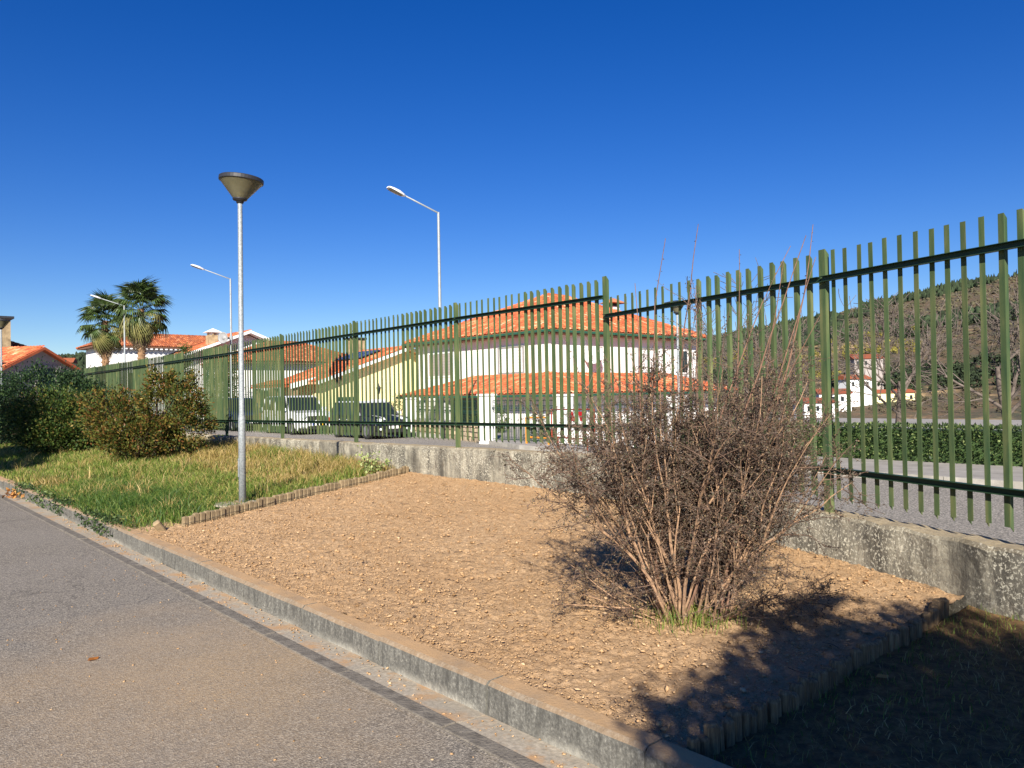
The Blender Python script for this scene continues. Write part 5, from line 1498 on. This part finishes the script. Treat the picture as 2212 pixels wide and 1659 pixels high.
# gate and right hand fence
gate = empty('iron_gate', P(17.6, 17.1, 0)); tag(gate, 'dark iron gate of thin bars between two white pillars', 'gate')
PD = (16.9, 17.3)
for p, q in (((20.05, 17.05), (18.55, 17.15)), ((18.5, 17.15), (17.15, 17.25))):
    (s0, n0), (s1, n1) = p, q; b = MB(); L = math.hypot(s1 - s0, n1 - n0)
    for i in range(int(L / .11) + 1):
        f = i * .11 / L; a = P(s0 + (s1 - s0) * f, n0 + (n1 - n0) * f)
        b.tube([(a[0], a[1], .06), (a[0], a[1], 1.40)], .008, 4)
        if i % 3 == 0: b.tube([(a[0], a[1], .45), (a[0], a[1], .52)], .022, 4)
        b.lathe([(.03, 1.10), (.036, 1.13), (.03, 1.16)], 5, (a[0], a[1], 0))
    for z in (.08, 1.06, 1.20, 1.38): b.tube([P(s0, n0, z), P(s1, n1, z)], .014, 4)
    b.build('gate_leaf', M['iron'], gate)
rf = empty('boundary_fence', P(15, 17.4, 0)); tag(rf, 'white boundary wall topped by railing right of the iron gate', 'fence')
pillar(*PD, 1.5, .42, parent=rf)
MB().sbox(12.9, 16.65, 17.35, 17.55, -.1, .42).build('base_wall', M['white_wall'], rf)
railing((16.65, 17.45), (12.95, 17.45), .42, 1.3, rf)
pillar(12.75, 17.45, 1.4, .34, parent=rf)
# lantern on a pillar
lan = empty('wall_lantern', P(PC[0], PC[1], 1.475)); tag(lan, 'small black lantern standing on a white pillar', 'lantern')
MB().lathe([(.05, 0), (.02, .04), (.02, .22), (.06, .26)], 8).build('stem', M['dark_metal'], lan, world=False)
MB().lathe([(.06, .26), (.10, .50)], 6).build('glass', M['glass'], lan, world=False)
MB().lathe([(.13, .50), (.05, .62), (.02, .70), (.005, .74)], 6).build('cap', M['dark_metal'], lan, world=False)
# evergreens in the front garden
leafy_shrub('garden_shrub', P(24.2, 20.5, -.1), [E_(24.2, 20.5, .55, .7, .7, .75)], 90, 40, .1, .07, M['shrub_leaf2'], 'round clipped bush behind the iron railing', stems=3)
leafy_shrub('climbing_plant', P(29.6, 20.0, -.1), [E_(29.4, 20.1, 1.0, .35, .35, .75), E_(30.2, 19.9, .9, .35, .3, .8)], 90, 40, .09, .07, M['shrub_leaf3'], 'dark climber between two white pillars', stems=3)
leafy_shrub('garden_hedge', P(19.0, 18.6, -.1), [E_(19.3, 18.5, .1, .5, .4, .55), E_(18.6, 18.7, -.05, .4, .4, .4)], 70, 40, .1, .07, M['shrub_leaf3'], 'dark bush behind the bars of the iron gate', stems=3)
leafy_shrub('garden_tree', P(52.5, 20.2, -.1), [E_(52.5, 20.2, 2.0, 1.2, 1.2, 1.6), E_(52.0, 20.6, 3.9, .6, .6, 1.0)], 160, 40, .2, .12, M['shrub_leaf'], 'slim yellowish tree in front of the weathered tiled roof', 'tree', stems=4)
leafy_shrub('garden_tree', P(58, 19.5, -.1), [E_(58, 19.5, 2.6, .8, .8, 2.0), E_(58, 19.7, 4.6, .45, .45, .9)], 120, 40, .2, .12, M['shrub_leaf2'], 'small conifer in front of the large white house', 'tree', stems=4)

# red and white barrier on the pavement
br = empty('street_barrier', P(14.5, 15.9, .02)); tag(br, 'red framed street barrier with red and white striped board', 'barrier')
def bq(u, z, d=0): return P(16.1 - u * .98, 15.95 - u * .28 - d, z)
f = MB()
for a, c in (((0, .32), (0, 1.12)), ((2.3, .32), (2.3, 1.15)), ((0, 1.12), (2.3, 1.15)), ((0, .32), (2.3, .34)), ((.35, .02), (.35, .32)), ((1.95, .02), (1.95, .32))):
    f.tube([bq(*a), bq(*c)], .022, 6)
f.build('frame', M['rust_red'], br)
for i in range(5):
    u0 = .75 + i * .26
    m_ = MB(); m_.hexa([bq(u0 + .14, .82, .03), bq(u0 + .40, .82, .03), bq(u0 + .40, .82, .045), bq(u0 + .14, .82, .045), bq(u0, 1.08, .03), bq(u0 + .26, 1.08, .03), bq(u0 + .26, 1.08, .045), bq(u0, 1.08, .045)])
    m_.build('stripe', M['sign_white'] if i % 2 == 0 else M['sign_red'], br)
ob_ = empty('orange_frame', P(17.6, 16.6, .02)); tag(ob_, 'orange metal frame standing behind the striped barrier', 'frame')
f = MB()
for a, c in (((17.9, .02), (17.9, .85)), ((16.9, .02), (16.9, .85)), ((17.9, .85), (16.9, .85)), ((17.9, .22), (16.9, .22)), ((17.5, .22), (17.5, .85))):
    f.tube([P(a[0], 16.6, a[1]), P(c[0], 16.6, c[1])], .03, 4)
f.build('bars', M['orange'], ob_)

# ================================================================== CARS
def make_car(loc, rz, L, W, H, body, roofm, label, boxy=0.0, plate=None):
    """local frame: +x forward, origin on the ground at the middle"""
    root = empty('parked_car', loc, rz); tag(root, label, 'car', 'cars parked across the street')
    hw = W / 2; wb = L * .62; wr = .33 if H < 1.6 else .37
    xf, xr = L / 2, -L / 2; gc = .20; belt = H * .60; hood = H * .58
    fx, rx = wb / 2 + L * .01, -wb / 2 + L * .01
    def arch(cx, r):       # wheel arch points along the lower edge from rear to front
        return [(cx + r * math.cos(a), wr + r * math.sin(a) * .98) for a in np.linspace(math.pi, 0, 9)]
    ar = wr * 1.16
    low = [(xr + .05, gc + .12), (xr + .25, gc)] + [(p[0], max(p[1], gc)) for p in arch(rx, ar)] + [(p[0], max(p[1], gc)) for p in arch(fx, ar)] + [(xf - .22, gc), (xf - .03, gc + .14)]
    upp = [(xf, hood * .62), (xf - .06, hood * .86), (xf - .22, hood * .96), (xf - L * .24, hood * 1.05), (xf - L * .27, belt + .02), (xr + .14, belt + .04), (xr + .02, belt * .8), (xr, gc + .35)]
    side = low + upp
    b = MB(); n_ = len(side)
    # lofted across: narrow at the flanks, full just inside
    lay = [(-hw, .985), (-hw + .05, 1.0), (0, 1.0), (hw - .05, 1.0), (hw, .985)]
    for (y, f_) in lay:
        for (x, z) in side:
            bow = 1 - .05 * (abs(x) / (L / 2)) ** 4 * (abs(y) / hw) ** 2
            yy = y * (1 - .05 * max(0, (abs(x) / (L / 2)) ** 3))
            if z > belt * .9: yy *= .965
            b.v.append((x * (f_ * bow), yy, z if abs(y) < hw - .01 else z * .995 + .003))
    for i in range(len(lay) - 1):
        for k in range(n_):
            k2 = (k + 1) % n_
            b.face((i * n_ + k, (i + 1) * n_ + k, (i + 1) * n_ + k2, i * n_ + k2))
    b.face(tuple(range(n_))); b.face(tuple((len(lay) - 1) * n_ + k for k in range(n_))[::-1])
    bo = b.build('body', body, root, world=False)
    # cabin: glass house, then pillars and roof
    ws0, ws1 = xf - L * .27, xf - L * .27 - (.62 - .25 * boxy); rr0, rr1 = xr + .14, xr + .28 + (.12 * (1 - boxy))
    zt = H - .05; yb, yt = hw * .93, hw * .78
    g = MB(); g.hexa([(rr0, -yb, belt), (ws0, -yb, belt), (ws0, yb, belt), (rr0, yb, belt), (rr1, -yt, zt), (ws1, -yt, zt), (ws1, yt, zt), (rr1, yt, zt)])
    g.build('windows', M['glass'], root, world=False)
    rf_ = MB()
    rf_.hexa([(rr1 - .06, -yt - .02, zt - .03), (ws1 + .07, -yt - .02, zt - .03), (ws1 + .07, yt + .02, zt - .03), (rr1 - .06, yt + .02, zt - .03), (rr1 + .10, -yt + .08, H), (ws1 - .15, -yt + .08, H), (ws1 - .15, yt - .08, H), (rr1 + .10, yt - .08, H)])
    ro = rf_.build('roof', roofm, root, world=False, bevel=.03)
    for sgn in (-1, 1):
        pmat = M['plastic'] if roofm is not body else body
        for (xa, xb) in ((ws0, ws1), (rr0 + .02, rr1 + .02)):
            MB().tube([(xa, sgn * (yb + .005), belt), (xb, sgn * (yt + .008), zt - .02)], .045, 6).build('pillar', pmat, root, world=False)
        mid = (ws0 + rr0) / 2 + .05; midt = (ws1 + rr1) / 2 + .05
        MB().tube([(mid, sgn * (yb + .002), belt), (midt, sgn * (yt + .005), zt - .02)], .035, 6).build('pillar', pmat, root, world=False)
        q = rr0 + L * .17; qt = rr1 + L * .15
        if L > 4.2: MB().tube([(q, sgn * (yb + .002), belt), (qt, sgn * (yt + .005), zt - .02)], .04, 6).build('pillar', pmat, root, world=False)
        mi = MB(); mi.hexa([(ws0 - .20, sgn * (hw + .0), belt + .02), (ws0 - .05, sgn * hw, belt + .02), (ws0 - .08, sgn * (hw + .17), belt + .04), (ws0 - .20, sgn * (hw + .17), belt + .04), (ws0 - .20, sgn * hw, belt + .16), (ws0 - .08, sgn * hw, belt + .15), (ws0 - .10, sgn * (hw + .16), belt + .17), (ws0 - .20, sgn * (hw + .17), belt + .18)])
        mi.build('mirror', roofm, root, world=False, bevel=.015)
        hl = MB(); hl.lathe([(.115, -.05), (.125, .03), (.09, .055), (.02, .065)], 14)
        o = hl.build('headlight', M['headlight'], root, world=False, smooth=True)
        o.location = (xf - .13, sgn * (hw - .30), hood * .80); o.rotation_euler = (0, R(62), sgn * R(18)); o.scale = (1.0, 1.25, 1)
        fl_ = MB(); fl_.lathe([(.05, 0), (.05, .03), (.01, .035)], 10); o = fl_.build('fog_light', M['headlight'], root, world=False); o.location = (xf - .05, sgn * (hw - .28), gc + .20); o.rotation_euler = (0, R(85), 0)
        tl = MB(); tl.box(xr - .01, xr + .06, sgn * (hw - .08) - .07, sgn * (hw - .08) + .07, belt * .62, belt * .92); tl.build('tail_light', M['sign_red'], root, world=False, bevel=.01)
        dr = MB()
        for xx in (ws0 - .12, mid, rr0 + L * .17):
            dr.box(xx - .006, xx + .006, sgn * (hw - .002), sgn * (hw + .003), gc + .16, belt - .02) if sgn > 0 else dr.box(xx - .006, xx + .006, -(hw + .003), -(hw - .002), gc + .16, belt - .02)
        dr.build('door_gap', M['plastic'], bo, world=False)
        hn = MB()
        for xx in (mid - .0 + .28, rr0 + L * .17 + .22): hn.box(xx - .09, xx + .09, sgn * hw + (0 if sgn > 0 else -.035), sgn * hw + (.035 if sgn > 0 else 0), belt - .16, belt - .13)
        hn.build('door_handle', roofm, bo, world=False)
        for cx in (fx, rx):
            wl = empty('wheel', (cx, sgn * (hw - .10), wr)); wl.parent = root
            ty = MB(); ty.lathe([(wr * .64, -.095), (wr * .93, -.105), (wr, -.07), (wr, .07), (wr * .93, .105), (wr * .64, .095)], 24, cap=False); o = ty.build('tyre', M['tyre'], wl, world=False, smooth=True); o.rotation_euler = (R(90), 0, 0)
            rm = MB(); rm.lathe([(wr * .65, -.09), (wr * .60, -.03), (.05, -.055), (.01, -.06)], 20)
            for k in range(5):
                a = k * 2 * math.pi / 5
                rm.tube([(.04 * math.cos(a), .04 * math.sin(a), -.075), (wr * .62 * math.cos(a), wr * .62 * math.sin(a), -.07)], .028, 4)
            o = rm.build('rim', M['rim'], wl, world=False)
            o.rotation_euler = (R(-90), 0, 0) if sgn < 0 else (R(90), 0, 0)
    # dark sills, bumper mesh, grille, plate
    MB().box(xr + .12, xf - .16, -hw + .10, hw - .10, gc - .04, wr * 1.9).build('underbody', M['plastic'], root, world=False)
    gr = MB(); gr.box(xf - .10, xf + .006, -hw * .48, hw * .48, gc + .06, gc + .20); gr.box(xf - .10, xf - .012, -hw * .45, hw * .45, hood * .58, hood * .82); gr.build('grille', M['plastic'], root, world=False, bevel=.01)
    pl = MB(); pl.box(xf + .008, xf + .022, -.26, .26, gc + .215, gc + .325); po = pl.build('number_plate', M['plate'], root, world=False)
    if plate == 'yellow':
        MB().box(xf + .0221, xf + .0235, .205, .258, gc + .217, gc + .323).build('plate_band', M['plate_yellow'], po, world=False)
        for ch_, yy in (('3', -.10), ('X', .05)):
            cu = bpy.data.curves.new('plate_letter', 'FONT'); cu.body = ch_; cu.size = .11; cu.extrude = .0005; cu.align_x = 'CENTER'
            tmp = bpy.data.objects.new('plate_letter', cu); COL.objects.link(tmp)
            bpy.context.view_layer.update()
            me = bpy.data.meshes.new_from_object(tmp.evaluated_get(bpy.context.evaluated_depsgraph_get())); bpy.data.objects.remove(tmp)
            me.materials.clear()
            o = link('plate_letter', me, M['plastic'], po); o.location = (xf + .0235, yy, gc + .232); o.rotation_euler = (R(90), 0, R(90))
    elif plate == 'blue':
        MB().box(xf + .0221, xf + .0235, -.258, -.215, gc + .217, gc + .323).build('plate_band', M['plate_blue'], po, world=False)
        MB().box(xf + .0221, xf + .0235, .215, .258, gc + .217, gc + .323).build('plate_band', M['plate_yellow'], po, world=False)
    return root
CR = STREET_ROT + math.pi
black = make_car(P(27.9, 16.95, -.1), CR + R(-2), 4.05, 1.78, 1.52, M['car_black'], M['car_white'], 'black compact car with white roof parked across the street', .35, 'yellow')
for sgn in (-1, 1):     # two white bonnet stripes
    xs = [(4.05 / 2 - .09, 1.52 * .58 * .87), (4.05 / 2 - .22, 1.52 * .58 * .972), (4.05 / 2 - 4.05 * .24, 1.52 * .58 * 1.058)]
    b = MB(); 
    for (x, z) in xs: b.v.extend([(x, sgn * .42 - .07, z + .004), (x, sgn * .42 + .07, z + .004)])
    for i in range(2): b.face((i * 2, i * 2 + 1, i * 2 + 3, i * 2 + 2))
    b.build('bonnet_stripe', M['car_white'], black, world=False)
make_car(P(34.6, 17.0, -.1), CR + R(-3), 4.65, 1.88, 1.80, M['car_white'], M['car_white'], 'white sport utility vehicle parked behind the black car', .6, 'blue')
make_car(P(41.6, 16.9, -.1), CR, 4.7, 1.85, 1.75, M['car_blue'], M['car_blue'], 'dark blue car parked furthest down the street behind the white one', .7)

# ================================================================== PALMS
def fan_mesh(name, droop, mat_, seg=22):
    """petiole along +x then a pleated fan"""
    b = MB(); b.tube([(0, 0, 0), (.55, 0, .05), (1.05, 0, .02)], [.022, .016, .012], 4)
    c0 = Vector((1.05, 0, .02)); sp_ = R(230)
    for k in range(seg):
        a0 = -sp_ / 2 + sp_ * k / seg; a1 = -sp_ / 2 + sp_ * (k + 1) / seg; am = (a0 + a1) / 2
        L = (.95 + random.uniform(-.08, .08)) * (.72 + .28 * math.cos(am * .75))
        def pt(a, r_, z): return (c0.x + r_ * math.cos(a), r_ * math.sin(a) * .95, c0.z + z)
        zz = .05 if k % 2 else 0
        m_r = .58 * L; d1 = -droop * m_r ** 2 * .5; d2 = -droop * L ** 2 * (1.0 + random.uniform(0, .5)) - .05
        b.add([pt(am, .02, 0), pt(a0, m_r, d1 + .02), pt(am, m_r, d1 - .03), pt(a1, m_r, d1 + .02), pt(am + random.uniform(-.03, .03), L, d2)], [(0, 1, 2), (0, 2, 3), (1, 4, 2), (2, 4, 3)])
    me = b.mesh(name); me.materials.append(mat_); return me
random.seed(5)
FG = [fan_mesh('frond', .35, M['palm_leaf']), fan_mesh('frond', .6, M['palm_leaf'])]
FO = [fan_mesh('frond', .8, M['palm_old'])]
FD = [fan_mesh('dead_frond', .35, M['palm_dead'])]
def palm(loc, zc, label, sc=1.0, lean=0.0):
    root = empty('fan_palm', loc); tag(root, label, 'palm tree', 'fan palms down the street')
    H = zc - loc[2]
    b = MB(); prof = []
    for i in range(40):
        z = H * i / 39; prof.append((.27 - .05 * i / 39 + (.035 if i % 2 else 0) + (.03 if i < 2 else 0), z))
    b.lathe(prof, 12); b.build('trunk', M['palm_trunk'], root, world=False)
    stub = MB()
    for i in range(90):
        a = random.uniform(0, 6.28); z = random.uniform(H * .45, H * .98)
        stub.tube([(.23 * math.cos(a), .23 * math.sin(a), z), (.36 * math.cos(a), .36 * math.sin(a), z + .14)], [.05, .02], 4)
    o = stub.build('leaf_bases', M['palm_trunk'], root, world=False); o['kind'] = 'stuff'
    def put(nm, me, el, az, dz, s_):
        o = bpy.data.objects.new(nm, me); COL.objects.link(o); o.parent = root
        o.location = (0.12 * math.cos(az), .12 * math.sin(az), H + dz); o.scale = (s_,) * 3
        o.rotation_euler = (random.uniform(-.35, .35) * (3 if el < -1.1 else 1), -el, az)
    ga = 2.399
    for i in range(66):
        f = i / 65; el = R(84 - 138 * f + random.uniform(-12, 12))
        me = random.choice(FG) if f < .72 or random.random() < .3 else FO[0]
        put('frond', me, el, i * ga + random.uniform(-.2, .2), .45 - 1.15 * f + random.uniform(-.1, .1), sc * random.uniform(.85, 1.15))
    for i in range(34):
        f = i / 33; put('dead_frond', FD[0], R(-70 - 17 * f + random.uniform(-4, 4)), i * ga, -.45 - 1.2 * f, sc * random.uniform(.7, .95))
palm(P(68.05, 16.95, 0), 8.1, 'shorter fan palm with a skirt of dead fronds', 1.0)
palm(P(63.95, 18.5, 0), 8.75, 'taller fan palm with a skirt of dead fronds', 1.08)

# ================================================================== VALLEY VILLAGE
def cottage(az, r_, w, d, h, rot, label, wallm, zoff=0.0):
    x, y = math.sin(R(az)) * r_, math.cos(R(az)) * r_; z = land(az, r_) + zoff
    o = empty('village_house', (x, y, z), rot); tag(o, label, 'house', 'houses in the valley')
    MB().box(-w / 2, w / 2, -d / 2, d / 2, -3, h).build('wall', wallm, o, world=False)
    b = MB(); e = .5; b.add([(-w / 2 - e, -d / 2 - e, h), (w / 2 + e, -d / 2 - e, h), (w / 2 + e, d / 2 + e, h), (-w / 2 - e, d / 2 + e, h), (-w / 2 - e, 0, h + d * .22), (w / 2 + e, 0, h + d * .22)], [(0, 1, 5, 4), (2, 3, 4, 5), (1, 2, 5), (3, 0, 4), (3, 2, 1, 0)])
    b.build('roof', M['tile_old'], o, world=False)
    for i in range(int(w / 2.6)):
        xx = -w / 2 + 1.3 + i * 2.6
        MB().box(xx - .45, xx + .45, -d / 2 - .03, -d / 2 + .05, h - 2.2, h - .8).build('window', M['glass'], o, world=False)
cottage(22.6, 250, 9, 7, 5.0, R(-10), 'white valley house with red roof below the wooded ridge', M['white_wall'])
cottage(23.9, 262, 8, 7, 7.0, R(15), 'tall cream valley house beside the red roofed one', M['white_wall'], 1.0)
cottage(24.6, 300, 10, 8, 8.4, R(0), 'upper valley house on the slope above the others', M['grey_wall'], 3)
cottage(21.4, 235, 9, 7, 4.0, R(5), 'low white valley house nearest the hedge', M['white_wall'])
cottage(26.2, 270, 13, 5, 2.6, R(6), 'long low cream valley building on the bare slope', M['yellow_wall'])
cottage(-30.6, 300, 10, 8, 8.6, R(20), 'reddish house standing among woods on the left hill', M['yellow_wall'], 3)
